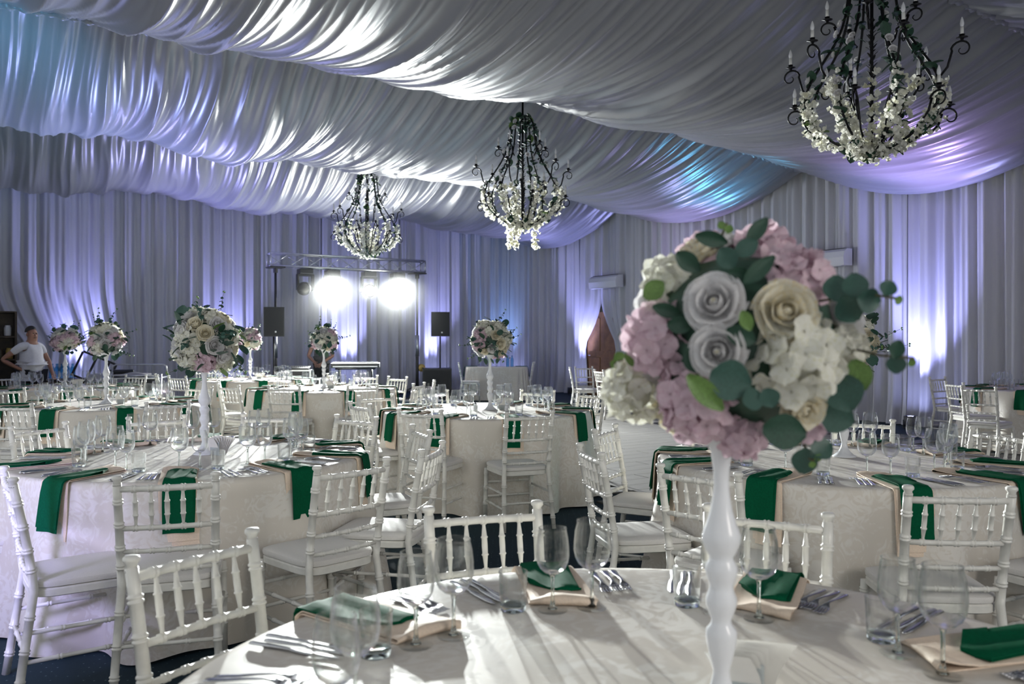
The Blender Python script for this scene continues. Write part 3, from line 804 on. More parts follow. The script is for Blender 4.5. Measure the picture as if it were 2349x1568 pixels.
# shakers on the middle table
SH = [md('body', lathe([(0, 0), (.018, 0), (.019, .004), (.015, .04), (.012, .058), (0, .058)], 16), M['porcelain']), md('cap', lathe([(.0125, .057), (.0125, .066), (.006, .072), (0, .073)], 16), M['steel'])]
for x, y, w in ((-.33, 7.52, 'left of'), (-.05, 7.50, 'right of')):
    e = ob('salt_shaker', None, None, (x, y, TZ), label=f'small white shaker {w} the flower stand on the middle table', cat='shaker', group='shakers on the middle table')
    ob('body', SH[0], e); ob('cap', SH[1], e)

# the large bouquet on the front table: every bloom is placed by where it shows, petals and florets are pieces
def big_bouquet():
    x0, y0 = STAND_AT['A']
    C0 = Vector((x0+.035, y0, 1.402)); R0 = .178
    e = ob('bouquet', None, None, C0, label='large blurred bouquet of white and pink flowers on the front stand', cat='bouquet', group='flower balls on the tall stands')
    ob('foam_ball', CORE, e, scale=.155/.155)
    eye = Vector((0, 0, EYE))
    def on_ball(px, py, rad):
        d = Vector(((px-CX)/F, 1, -(py-HOR)/F)).normalized()
        oc = eye-C0; b = oc.dot(d); c = oc.dot(oc)-rad*rad; q = b*b-c
        if q > 0: return eye+d*(-b-math.sqrt(q))-C0
        p = eye+d*(-b)-C0
        return p.normalized()*rad if p.length < rad*1.25 else p
    pet = {}
    for mk in ('rose_white', 'rose_cream'):
        for i, g in enumerate(ROSE_PET): pet[mk, i] = md('petal', g, M[mk])
    flo = {mk: md('floret', (FLORET.v, FLORET.f), M[mk]) for mk in ('hyd_white', 'hyd_pink')}
    bud = md('bud', lathe([(0, -.1), (.12, .1), (.14, .45), (.06, .68), (0, .7)], 10), M['rose_cream'])
    def put_rose(px, py, rpx, mk, dz=(0, 0, 0)):
        p = on_ball(px, py, R0+.005); s = rpx/F*1.28*1.04
        n = (p.normalized()*.72+(eye-C0-p).normalized()*.28+Vector(dz)).normalized()
        ro = ob('rose', bud, e, p-n*s*.55, track(n), s)
        for i, a in rose_layout(): ob('petal', pet[mk, i], ro, (0, 0, 0), (0, 0, a))
    def put_hyd(px, py, rpx, mk, n=26, seed=1):
        p = on_ball(px, py, R0-.005); s = rpx/F*1.28*.98
        h = ob('hydrangea', md('bloom_core', lathe([(0, -.6), (.5, -.3), (.62, .1), (.45, .5), (0, .60)], 10), M[mk]), e, p-p.normalized()*s*.30, track(p), s)
        for q, o, a in hyd_pts(n, seed):
            ob('floret', flo[mk], h, q, (o.to_matrix().to_4x4() @ Matrix.Rotation(a, 4, 'Z')).to_quaternion(), .54)
    for i, (px, py, r, mk) in enumerate(((1637, 690, 78, 'rose_white'), (1806, 712, 80, 'rose_cream'), (1645, 806, 70, 'rose_white'), (1845, 945, 64, 'rose_cream'), (1597, 557, 62, 'rose_cream'), (1655, 532, 40, 'rose_white'))):
        put_rose(px, py, r, mk)
    for i, (px, py, r, mk) in enumerate(((1505, 622, 80, 'hyd_white'), (1838, 622, 82, 'hyd_pink'), (1490, 775, 92, 'hyd_pink'), (1585, 935, 98, 'hyd_pink'), (1435, 905, 86, 'hyd_white'), (1838, 828, 108, 'hyd_white'), (1700, 1010, 64, 'hyd_pink'), (1890, 1025, 58, 'hyd_pink'), (1955, 800, 62, 'hyd_white'))):
        put_hyd(px, py, r, mk, 26, i)
    rr = random.Random(5)
    # the far side, seen only from elsewhere: whole blooms
    for d in fib(34):
        if d.dot((eye-C0).normalized()) > .12 or d.z < -.8: continue
        k = rr.choice(('rose_white', 'hyd_white', 'hyd_pink', 'rose_cream'))
        ob('rose' if k[:3] == 'ros' else 'hydrangea', FLW[k], e, d*(R0-.03), track(d), .062)
    def leaf(px, py, L, ang, rad=.2, kind='euca', w=1.0, up=.35):
        p = on_ball(px, py, rad); n = (eye-C0-p).normalized()
        t = Vector((math.cos(ang), -.15, -math.sin(ang))); t = (t-n*t.dot(n)*(1-up)).normalized()
        q = Matrix((t.cross(n), t, n)).transposed().to_quaternion() if False else None
        x = t.cross(n).normalized(); z = x.cross(t).normalized()
        o = ob('leaf', LEAF_ME[kind], e, p-t*L*.5/F*1.3, Matrix((x, t, z)).transposed().to_quaternion(), (L/F*1.3*w, L/F*1.3, L/F*1.3))
    for a in ((1676, 872, 92, .25, .205, 'euca', 1.1), (1728, 915, 46, -.3, .215, 'euca', 1.2), (1765, 912, 44, 1.2, .215, 'euca', 1.2), (1800, 990, 96, .1, .21, 'leaf', 1.2), (1935, 900, 90, 1.2, .2, 'euca', 1.1), (1920, 955, 80, .4, .2, 'euca', 1.1),
              (1578, 600, 70, .7, .205, 'leaf', .9), (1632, 548, 78, .25, .21, 'leaf', .7), (1668, 592, 56, 1.0, .2, 'euca', 1.0), (1742, 618, 90, -.75, .2, 'leaf', .6), (1737, 528, 74, -.9, .215, 'leaf', .7), (1712, 568, 60, -.5, .205, 'euca', .8), (1700, 632, 60, .3, .185, 'leaf', .9),
              (1500, 665, 60, -.7, .2, 'leaf_light', .9), (1618, 900, 110, .8, .222, 'leaf_light', .5), (1530, 712, 70, .3, .19, 'leaf', .7), (1712, 735, 48, 1.2, .195, 'leaf_light', .7), (1700, 770, 70, .4, .18, 'leaf', 1), (1560, 745, 60, 0, .18, 'leaf', 1), (1970, 860, 74, 1.3, .21, 'leaf_light', .9), (1455, 820, 50, .3, .19, 'leaf_light', 1), (1590, 830, 60, .9, .18, 'leaf', 1)):
        leaf(*a)
    def sprig(pts, leaves, tip=True):
        path = [on_ball(x, y, r) for x, y, r in pts]
        st = ob('eucalyptus_sprig', md('sprig_stem', tube(path, [.0022]*len(path), 6), M['twig']), e)
        for px, py, L, ang, kind, rad in leaves:
            p = on_ball(px, py, rad); n = (eye-C0-p).normalized()
            t = Vector((math.cos(ang), .2, -math.sin(ang))).normalized(); x = t.cross(n).normalized(); z = x.cross(t).normalized()
            ob('leaf', LEAF_ME[kind], st, p-t*L*.5/F*1.35, Matrix((x, t, z)).transposed().to_quaternion(), L/F*1.35)
    sprig([(1880, 690, .17), (1940, 680, .215), (2000, 675, .25), (2062, 685, .29)], [(1918, 660, 62, -1.5, 'euca', .21), (1962, 655, 60, -1.6, 'euca', .235), (1948, 710, 70, .9, 'euca', .22), (1995, 690, 60, .2, 'euca', .25), (2038, 660, 40, -1.0, 'euca', .28), (2062, 688, 22, .3, 'leaf_light', .295)])
    sprig([(1840, 1010, .17), (1862, 1050, .21), (1876, 1085, .22), (1895, 1100, .225)], [(1892, 1036, 62, -.5, 'euca', .215), (1858, 1082, 66, 1.7, 'euca', .22), (1900, 1085, 22, .6, 'leaf_light', .225), (1890, 1110, 18, 1.2, 'leaf_light', .23)])
    sprig([(1960, 800, .18), (2020, 815, .24), (2065, 818, .27), (2098, 822, .29)], [(2058, 800, 46, -1.2, 'leaf', .265), (2056, 835, 44, 1.5, 'euca', .265), (2092, 832, 20, .9, 'leaf_light', .285)])
    sprig([(1420, 800, .17), (1395, 830, .205), (1378, 838, .22)], [(1405, 770, 34, -1.4, 'euca', .2), (1388, 822, 30, 2.6, 'leaf_light', .21), (1376, 840, 24, 2.2, 'leaf_light', .22)])
    sprig([(1640, 560, .17), (1660, 530, .2), (1668, 512, .21)], [(1672, 525, 24, -1.2, 'leaf_light', .21), (1655, 515, 22, -2, 'leaf_light', .205)])
big_bouquet()

# ------------------------------------------------------------------ chairs
GR = 'white chiavari chairs around the tables'
def to(key): return lambda x, y: (TAB[key][0]-x, TAB[key][1]-y)
CH = [  # x, y of the back, table or direction, label tail
 (-.09, 2.70, 'A', "facing the camera, at eleven o'clock of the front table"),
 (-.83, 2.20, 'A', "nearest the camera at lower left, beside the front table"),
 (.80, 2.63, 'A', "behind the tall porcelain stand at one o'clock of the front table"),
 (-1.36, 3.30, 'B', "seen from behind at six o'clock of the near left table"),
 (-2.02, 3.36, (.81, .59), "standing sideways at the left edge, its seat facing right"),
 (-2.72, 3.95, (.8, .6), "mostly cut off by the left edge beside the near left table"),
 (-.69, 3.63, 'B', "seen from behind at five o'clock of the near left table"),
 (-.40, 4.20, (-.98, .19), "edge-on at three o'clock of the near left table"),
 (-.55, 5.05, (-.92, -.39), "edge-on between the near left and middle tables"),
 (-1.08, 5.80, 'B', "at two o'clock of the near left table, facing the camera"),
 (-1.74, 5.98, 'B', "behind the napkin holder at twelve o'clock of the near left table"),
 (-2.46, 5.80, 'B', "at eleven o'clock of the near left table, behind its glasses"),
 (-2.96, 5.24, 'B', "at ten o'clock of the near left table, tilted top rail"),
 (.13, 6.15, (-.35, .94), "seen from behind, turned left, at five o'clock of the middle table"),
 (-.70, 6.36, 'C', "seen from behind at seven o'clock of the middle table"),
 (-1.27, 7.00, (.8, .6), "edge-on at eight o'clock of the middle table"),
 (-1.30, 7.98, (.63, -.77), "facing the camera at nine o'clock of the middle table"),
 (.80, 8.45, 'C', "at two o'clock of the middle table, left of the dance floor"),
 (-.84, 8.72, 'C', "behind the glasses at eleven o'clock of the middle table"),
 (.27, 8.80, 'C', "behind the glasses at one o'clock of the middle table"),
 (1.62, 3.03, 'D', "seen from behind at six o'clock of the near right table, on the right"),
 (.77, 3.46, 'D', "seen from behind at eight o'clock of the near right table"),
 (.385, 4.10, (.97, .2), "edge-on with sparkling spindles, left of the near right table"),
 (.57, 5.10, 'D', "at ten o'clock of the near right table, beside the dance floor"),
 (2.36, 5.62, 'D', "at one o'clock of the near right table, behind the large bouquet"),
 (2.86, 4.92, 'D', "at three o'clock of the near right table, cut by the right edge"),
 (2.42, 3.22, 'D', "at the lower right corner, only its seat showing"),
 (-4.16, 6.95, 'E', "seen from behind at six o'clock of the second left table"),
 (-2.95, 7.18, 'E', "seen from behind at five o'clock of the second left table"),
 (-3.55, 9.50, 'E', "at one o'clock of the second left table, right of the stand"),
 (-5.48, 9.1, 'E', "at ten o'clock of the second left table by the left edge"),
 (-4.95, 9.45, 'E', "behind the glasses at eleven o'clock of the second left table"),
 (-4.50, 9.70, 'E', "behind the flower stand at twelve o'clock of the second left table"),
 (-2.60, 9.55, 'F', "seen from behind at six o'clock of the keyboard table"),
 (-1.74, 9.75, 'F', "seen from behind at five o'clock of the keyboard table"),
 (-1.13, 10.15, (-.95, .25), "edge-on at four o'clock of the keyboard table"),
 (-1.0, 10.75, (-.98, -.1), "edge-on at three o'clock of the keyboard table"),
 (-1.62, 11.85, (-.6, -.8), "facing the camera at two o'clock of the keyboard table"),
 (-3.30, 9.75, 'F', "seen from behind at eight o'clock of the keyboard table"),
 (-3.72, 10.6, 'F', "at nine o'clock of the keyboard table"),
 (-2.15, 12.3, 'F', "behind the glasses at one o'clock of the keyboard table"),
 (-2.83, 13.15, 'H', "at three o'clock of the far loudspeaker table"),
 (-4.86, 12.15, 'H', "at seven o'clock of the far loudspeaker table"),
 (-5.42, 12.75, 'H', "at eight o'clock of the far loudspeaker table"),
 (-5.2, 14.2, 'H', "at ten o'clock of the far loudspeaker table"),
 (-5.62, 12.5, 'G', "at one o'clock of the far left table, before the serving trolley"),
 (-7.25, 11.9, 'G', "at ten o'clock of the far left table by the left edge"),
 (5.50, 10.40, (1, .08), "edge-on with its seat to the right, at the right wall table"),
 (5.27, 9.45, (.78, .62), "nearest the camera at the right wall table"),
 (6.05, 11.9, (.5, -.86), "behind the nearest chair at the right wall table"),
 (-1.20, 18.9, (1, .1), "left of the small table in the back corner"),
 (.50, 19.3, (-1, .1), "right of the small table in the back corner"),
 (1.10, 15.9, (1, -.05), "left one of the three warmly lit chairs before the brown door"),
 (1.40, 16.3, (.3, -.95), "middle one of the three warmly lit chairs before the brown door"),
 (1.52, 14.6, (.9, .3), "right one of the three warmly lit chairs before the brown door"),
]
for x, y, f, lab in CH:
    fx, fy = to(f)(x, y) if isinstance(f, str) else f
    chair(x, y, fx, fy, 'white chair '+lab, GR)
# small draped table in the back corner
def small_cloth():
    def fn(u, v):
        L = [(0, 0), (.9, 0), (.985, 0), (1, -.012), (1.01, -.1), (1.03, -.35), (1.06, -.752)][int(round(v*6))]
        a = 2*pi*u; c, s = math.cos(a), math.sin(a); e = .25
        w = .02*math.sin(26*a+1)*max(0, -L[1])/.7
        return ((.71*L[0]+w)*abs(c)**e*(1 if c >= 0 else -1), (.42*L[0]+w)*abs(s)**e*(1 if s >= 0 else -1), TZ+L[1])
    return md('tablecloth', grid(260, 7, fn, True), M['damask'])
ob('tablecloth', small_cloth(), None, (-.36, 20.0-.55, 0), (0, 0, .06), label='cream cloth on the small table in the back corner', cat='tablecloth')
BOT = md('bottle', lathe([(0, 0), (.034, 0), (.035, .01), (.035, .16), (.030, .19), (.013, .225), (.013, .245), (0, .245)], 14), M['bottle'])
CAP = md('cap', lathe([(.0145, .243), (.0145, .262), (0, .263)], 12), M['bottle'])
def bottle(loc, label, group):
    e = ob('water_bottle', None, None, loc, label=label, cat='bottle', group=group); ob('plastic_bottle', BOT, e); ob('cap', CAP, e)
bottle((-.1, 19.35, TZ), 'blue plastic water bottle, left of the pair on the small corner table', 'bottles on the corner table')
bottle((.0, 19.40, TZ), 'blue plastic water bottle, right of the pair on the small corner table', 'bottles on the corner table')
for i, x in enumerate((-.62, -.5, -.36)): glass('large', x, 19.4, ('leftmost', 'middle', 'rightmost')[i]+' of three wine glasses on the small corner table', 'wine glasses on the tables', False)
for x, w in ((-.88, 'left'), (.18, 'right')):
    o = ob('green_napkin', GREENN[0], None, (x-(RT if w == 'right' else -RT)+(-.01 if w == 'right' else .01)+(-.02 if w == 'right' else -.16)*0, 19.3, TZ), (0, 0, 0 if w == 'right' else pi), label=f'green napkin hanging over the {w} end of the small corner table', cat='napkin', group='green napkins hanging over the table rims')
    o.location.x = (-.36+.705-RT) if w == 'right' else (-.36-.705+RT)
# ------------------------------------------------------------------ chandeliers of wrought iron with flower garlands
RIB = [(.0, 1.617), (.045, 1.612), (.09, 1.595), (.14, 1.55), (.175, 1.48), (.195, 1.36), (.215, 1.20), (.25, 1.07), (.31, .94), (.40, .80), (.49, .66), (.54, .55), (.555, .46), (.54, .36), (.49, .26), (.40, .165), (.28, .09), (.14, .03), (.03, .0)]
def rib_at(t):
    k = t*(len(RIB)-1); i = min(int(k), len(RIB)-2); q = k-i
    return RIB[i][0]*(1-q)+RIB[i+1][0]*q, RIB[i][1]*(1-q)+RIB[i+1][1]*q
def scroll(x0, z0, x1, z1, size):
    """arm from (x0,z0), rising to a crook over (x1,z1) and curling outwards"""
    p = [(x0, 0, z0), (x0+(x1-x0)*.35, 0, z0+(z1-z0)*.25), (x0+(x1-x0)*.55, 0, z0+(z1-z0)*.7)]
    cx, cz = x1, z1-size
    for k in range(20):
        a = pi*.92-k*.36; r = size*(1-.043*k)
        if k > 2: r = size*(1-.043*k)
        p.append((cx+r*math.cos(a), 0, cz+r*math.sin(a)))
    return tube(p, [.010]*3+[.0095-.0003*k for k in range(20)], 6)
CUP = md('candle_cup', lathe([(0, 0), (.012, 0), (.016, .012), (.046, .020), (.030, .024), (.018, .030), (.022, .045), (.020, .045), (.012, .03), (0, .03)], 10), M['iron'])
CAN = md('candle', lathe([(0, .03), (.0135, .03), (.0135, .105), (0, .106)], 10), M['candle'])
BUL = md('bulb', lathe([(.009, .104), (.0155, .118), (.017, .135), (.012, .16), (.004, .182), (0, .188)], 10), M['bulb'])
CH_ROSE = FLW['rose_white']
def blossom_cloud(fn, n, seed, size=.032, spread=.05, mat_='hyd_white'):
    r = random.Random(seed); mb = MB()
    def pf(u, v): return ((u-.5)*1.1*math.sin(pi*(.15+.7*v)), v, .25*v*v-abs(u-.5)*.3)
    P3 = grid(3, 3, pf)
    for i in range(n):
        c = fn(r.random())+Vector((r.gauss(0, spread), r.gauss(0, spread), r.gauss(0, spread)))
        q = Vector((r.uniform(-1, 1), r.uniform(-1, 1), r.uniform(-.6, 1))).to_track_quat('Z', 'Y').to_matrix().to_4x4()
        s = size*r.uniform(.7, 1.2)
        for k in range(4): mb.add(P3, Matrix.Translation(c) @ q @ Matrix.Rotation(k*pi/2, 4, 'Z') @ Matrix.Rotation(.4, 4, 'X') @ Matrix.Scale(s, 4))
    return mb.mesh('flower_garland', M[mat_])
def rib_pt(a, t, out=0):
    r, z = rib_at(t); return Vector(((r+out)*math.cos(a), (r+out)*math.sin(a), z))
RIB_ME = md('frame_rib', tube([(r, 0, z) for r, z in [rib_at(k/40) for k in range(41)]], .011, 7), M['iron'])
GARL = [blossom_cloud(lambda q: rib_pt(0, .60+.40*q, .02), 72, s, .034, .030) for s in (1, 2, 3)]
GARL_IN = [blossom_cloud(lambda q: Vector((.06+.32*q**1.5, 0, .04+.55*q)), 44, s, .032, .024) for s in (4, 5)]
TASSEL = [blossom_cloud(lambda q: Vector((0, 0, -.34*q)), 60, s, .030, .022-.0) for s in (6, 7)]
def spiky_rod():
    r = random.Random(3); mb = MB().add(tube([(0, 0, 0), (0, 0, 1.86)], .015, 8)).add(lathe([(0, -.03), (.04, -.01), (.05, .02), (.02, .05), (0, .06)], 12))
    for k in range(90):
        z = .05+1.1*k/90; a = k*2.4
        mb.add(LEAF, Matrix.Translation((0, 0, z)) @ Matrix.Rotation(a, 4, 'Z') @ Matrix.Translation((0, .008, 0)) @ Matrix.Rotation(.95, 4, 'X') @ Matrix.Diagonal((.035, .06, .05, 1)))
    return mb.mesh('leafy_rod', M['iron'])
ROD = spiky_rod()
ARMS = {}
for nm, a in (('upper', (.235, 1.00, .36, 1.16, .075)), ('middle', (.52, .58, .68, .85, .080)), ('lower', (.50, .20, .64, .40, .085)), ('inner', (.10, .06, .36, .60, .06))):
    ARMS[nm] = (md('scroll_arm', scroll(*a), M['iron']), a)
def chandelier(loc, rot, label, seed, top):
    rr = random.Random(seed)
    e = ob('chandelier', None, None, loc, (0, 0, rot), label=label, cat='chandelier', group='flower chandeliers hung from the ceiling beams')
    ob('leafy_rod', ROD, e)
    ob('hanging_rod', md('hanging_rod', tube([(0, 0, 1.6), (0, 0, top-loc[2])], .011, 8), M['iron']), e)
    for k in range(8):
        a = 2*pi*k/8
        ob('frame_rib', RIB_ME, e, (0, 0, 0), (0, 0, a))
        ob('flower_garland', GARL[k % 3], e, (0, 0, 0), (0, 0, a+rr.uniform(-.1, .1)), kind='stuff')
    for k in range(5): ob('flower_garland', GARL_IN[k % 2], e, (0, 0, 0), (0, 0, 2*pi*k/5+.3), kind='stuff')
    for k, (x, y) in enumerate(((-.20, -.05), (-.12, -.10), (.17, -.06)) if seed == 21 else ()): ob('hanging_blossom', TASSEL[k % 2], e, (x, y, .04), (0, 0, k), kind='stuff')
    for tier, n, off in (('upper', 5, .2), ('middle', 6, .0), ('lower', 6, .52), ('inner', 6, .25)):
        me, a = ARMS[tier]
        for k in range(n):
            w = 2*pi*k/n+off
            ar = ob('scroll_arm', me, e, (0, 0, 0), (0, 0, w))
            for nm, m_ in (('candle_cup', CUP), ('candle', CAN), ('bulb', BUL)): ob(nm, m_, ar, (a[2], 0, a[3]-.004))
    for k in range(296):
        t = rr.uniform(.12, .80) if k < 236 else rr.uniform(.8, .99)
        a = 2*pi*rr.randrange(8)/8; p = rib_pt(a, t)
        d = Vector((rr.uniform(-1, 1), rr.uniform(-1, 1), rr.uniform(-.8, .8)))
        ob('leaf', LEAF_ME['leaf' if rr.random() < .93 else 'leaf_light'], e, p-d*.03, d.to_track_quat('Y', 'Z'), rr.uniform(.07, .13))
    for k in range(30):
        t = rr.uniform(.2, .72); a = 2*pi*rr.randrange(8)/8; p = rib_pt(a, t, .02)
        ob('rose', CH_ROSE, e, p, track(Vector((math.cos(a), math.sin(a), .3))), rr.uniform(.030, .044))
    return e
chandelier((.154, 12.07, 3.01), .2, 'middle one of the three flower chandeliers, hanging in the centre', 21, 4.86)
chandelier((-2.81, 16.25, 3.03), .9, 'farthest and smallest flower chandelier, above the stage lamps', 22, 4.80)
chandelier((3.06, 7.12, 2.97), 1.5, 'nearest and largest flower chandelier, dark against the ceiling at upper right', 23, 4.95)
# ------------------------------------------------------------------ music corner
TR = ROOM_ROT
t0, t1 = truss_pt(617, 3.13), truss_pt(970, 3.13)
def truss():
    e = ob('lighting_truss', None, None, t0, (0, 0, TR), label='square aluminium truss carrying the stage lamps', cat='truss')
    L = (t1-t0).length; h = .135
    for y in (-h, h):
        for z in (-h, h): ob('chord_tube', md('chord_tube', tube([(0, y, z), (L, y, z)], .022, 10), M['alu']), e)
    brace = {}
    n = 9
    for k in range(n):
        a, b = L*k/n, L*(k+1)/n
        for (p, q) in (((a, -h, -h), (b, -h, h)), ((a, h, h), (b, h, -h)), ((a, -h, h), (b, h, h)), ((a, h, -h), (b, -h, -h))):
            ob('diagonal_brace', md('diagonal_brace', tube([p, q], .010, 6), M['alu']), e)
    for x in (0, L):
        for p, q in (((x, -h, -h), (x, -h, h)), ((x, h, -h), (x, h, h)), ((x, -h, -h), (x, h, -h)), ((x, -h, h), (x, h, h))):
            ob('end_bar', md('end_bar', tube([p, q], .016, 8), M['alu']), e)
truss()
def mast(px, label):
    p = truss_pt(px, 0)
    e = ob('truss_stand', None, None, p, (0, 0, TR), label=label, cat='stand', group='wind-up stands under the truss')
    ob('lower_mast', md('lower_mast', tube([(0, 0, .12), (0, 0, 1.45)], .040, 12), M['black']), e)
    ob('mast_sleeve', md('mast_sleeve', tube([(0, 0, 1.0), (0, 0, 1.5)], .047, 12), M['alu']), e)
    ob('upper_mast', md('upper_mast', tube([(0, 0, 1.4), (0, 0, 2.93)], .026, 12), M['black']), e)
    ob('top_fork', md('top_fork', MB().add(box(.34, .34, .03, (0, 0, 2.965), .004)).add(tube([(0, 0, 2.85), (0, 0, 2.96)], .05, 10)).v and (MB().add(box(.34, .34, .03, (0, 0, 2.965), .004)).add(tube([(0, 0, 2.85), (0, 0, 2.96)], .05, 10)).v, MB().add(box(.34, .34, .03, (0, 0, 2.965), .004)).add(tube([(0, 0, 2.85), (0, 0, 2.96)], .05, 10)).f), M['black'], False), e)
    for k in range(4):
        a = pi/4+k*pi/2
        ob('leg', md('leg', tube([(0, 0, .30), (.62*math.cos(a), .62*math.sin(a), .02)], .018, 8), M['black']), e)
    w = ob('winch', md('winch', lathe([(0, -.05), (.085, -.05), (.09, -.03), (.05, -.02), (.05, .02), (.09, .03), (.085, .05), (0, .05)], 18), M['yellow' if px > 900 else 'black']), e, (.10, -.02, .72), (pi/2, 0, 0))
    ob('crank', md('crank', tube([(0, 0, .05), (0, 0, .10), (.02, -.16, .10), (.02, -.16, .18)], .009, 6), M['black']), w)
mast(632, 'black wind-up stand under the left end of the truss')
mast(957, 'black wind-up stand with a yellow winch under the right end of the truss')
def moving_head(px, h, label, lit, facing):
    p = truss_pt(px, 0)
    e = ob('moving_head_lamp', None, None, (p.x, p.y, 2.98), (0, 0, TR), label=label, cat='stage lamp', group='moving head lamps on the truss')
    ob('base', md('base', box(.30, .26, .12, (0, 0, -.08), .02), M['black'], False), e)
    ob('clamp', md('clamp', box(.08, .06, .06, (0, 0, .0), .008), M['alu'], False), e)
    yk = MB().add(box(.05, .12, .36, (-.17, 0, -.32), .02)).add(box(.05, .12, .36, (.17, 0, -.32), .02)).add(box(.36, .14, .05, (0, 0, -.155), .01))
    ob('yoke', yk.mesh('yoke', M['black'], False), e)
    hd = ob('lamp_head', md('lamp_head', lathe([(0, -.20), (.09, -.20), (.13, -.14), (.145, 0), (.15, .14), (.148, .20), (.138, .20), (.132, .185), (0, .185)], 24), M['black']), e, (0, 0, -.45))
    d = Matrix.Rotation(-TR, 3, 'Z') @ (Vector(facing)-Vector((p.x, p.y, 2.53))).normalized()
    hd.rotation_euler = d.to_track_quat('Z', 'Y').to_euler()
    ob('lens', md('lens', lathe([(.131, .187), (.09, .200), (0, .208)], 24), M['lens'] if lit else M['black_gloss']), hd)
moving_head(762, 2.52, 'left one of the two blazing stage lamps on the truss', True, (0, 0, 1.41))
moving_head(912, 2.52, 'right one of the two blazing stage lamps on the truss', True, (0, 0, 1.41))
moving_head(700, 2.52, 'unlit moving head at the left, beside the first blazing lamp', False, (-3.4, 0, .6))
moving_head(846, 2.52, 'unlit moving head between the two blazing lamps', False, (2.2, 0, .6))
def speaker(loc, rz, w, h, d, label):
    e = ob('loudspeaker', None, None, loc, (0, 0, rz), label=label, cat='loudspeaker', group='black loudspeakers on poles')
    poly = [(-w/2, d*.5), (w/2, d*.5), (w*.36, -d*.5), (-w*.36, -d*.5)]
    v = [(x, -y, 0) for x, y in poly]+[(x, -y, h) for x, y in poly]
    f = [(3, 2, 1, 0), (4, 5, 6, 7), (0, 1, 5, 4), (1, 2, 6, 5), (2, 3, 7, 6), (3, 0, 4, 7)]
    ob('cabinet', md('cabinet', (v, f), M['black'], False), e)
    ob('grille', md('grille', box(w*.93, .014, h*.95, (0, -d*.5-.006, h*.5), .004), M['grille'], False), e)
    ob('badge', md('badge', box(.035, .006, .035, (w*.08, -d*.5-.015, h*.16), .004), M['alu'], False), e)
    ob('side_grip', md('side_grip', box(.02, .14, .05, (-w*.47, 0, h*.6), .006), M['black_gloss'], False), e)
sp = PX(628, 17.7)
speaker((sp.x, sp.y, 1.46), .30, .42, .62, .38, 'black loudspeaker on a pole before the left truss stand')
st = ob('speaker_stand', None, None, (sp.x, sp.y, 0), label='black tripod stand carrying the left loudspeaker', cat='stand')
ob('pole', md('pole', tube([(0, 0, .1), (0, 0, 1.46)], .020, 10), M['black']), st)
for k in range(3):
    a = k*2*pi/3+.4; ob('leg', md('leg', tube([(0, 0, .62), (.45*math.cos(a), .45*math.sin(a), .015)], .014, 8), M['black']), st)
    ob('brace', md('brace', tube([(0, 0, .25), (.24*math.cos(a), .24*math.sin(a), .34)], .009, 6), M['black']), st)
sw = PX(1002, 20.0)
e = ob('subwoofer', None, None, (sw.x, sw.y, 0), (0, 0, .12), label='large black subwoofer on the floor under the right loudspeaker', cat='subwoofer')
ob('cabinet', md('cabinet', box(.68, .62, .71, (0, 0, .36), .012), M['black'], False), e)
ob('grille', md('grille', box(.62, .016, .64, (0, -.315, .36), .004), M['grille'], False), e)
ob('handle', md('handle', box(.05, .02, .16, (-.20, -.325, .30), .006), M['black_gloss'], False), e)
speaker((sw.x+.08, sw.y, 1.47), .12, .44, .58, .38, 'black loudspeaker on a pole above the subwoofer')
o = ob('speaker_pole', md('speaker_pole', tube([(0, 0, .715), (0, 0, 1.47)], .018, 10), M['black']), None, (sw.x+.08, sw.y, 0), label='thin pole between the subwoofer and the right loudspeaker', cat='pole')
# keyboard on its stand
kb = PX(816, 17.3)
e = ob('keyboard_stand', None, None, (kb.x, kb.y, 0), (0, 0, .12), label='black folding stand under the keyboard', cat='stand')
for x in (-.36, .36):
    for s in (-1, 1): ob('leg', md('leg', tube([(x, s*.30, .02), (x*.9, -s*.20, .80)], .017, 8), M['black']), e)
ob('crossbar', md('crossbar', tube([(-.36, 0, .47), (.36, 0, .47)], .015, 8), M['black']), e)
for s in (-1, 1): ob('support_bar', md('support_bar', tube([(-.40, s*.2, .80), (.40, s*.2, .80)], .018, 8), M['black']), e)
e = ob('keyboard', None, None, (kb.x, kb.y, .815), (0, 0, .12+pi), label='black stage keyboard on the folding stand behind the musician table', cat='keyboard')
e['label'] = 'black stage keyboard on a folding stand right of the musician'
ob('body', md('body', box(.98, .34, .10, (0, 0, .05), .012), M['black'], False), e)
ob('silver_edge', md('silver_edge', box(.90, .012, .022, (0, .173, .03), .003), M['alu'], False), e)
ob('control_panel', md('control_panel', box(.92, .16, .02, (0, .06, .108), .004), M['black_gloss'], False), e)
wk = md('white_key', box(.0235, .13, .012, (0, -.09, .108), .001), M['porcelain'], False)
bk = md('black_key', box(.012, .085, .012, (0, -.065, .119), .001), M['black_gloss'], False)
for k in range(36):
    ob('white_key', wk, e, (-.4375+.025*k, 0, 0))
    if k % 7 not in (2, 6): ob('black_key', bk, e, (-.425+.025*k, 0, 0))
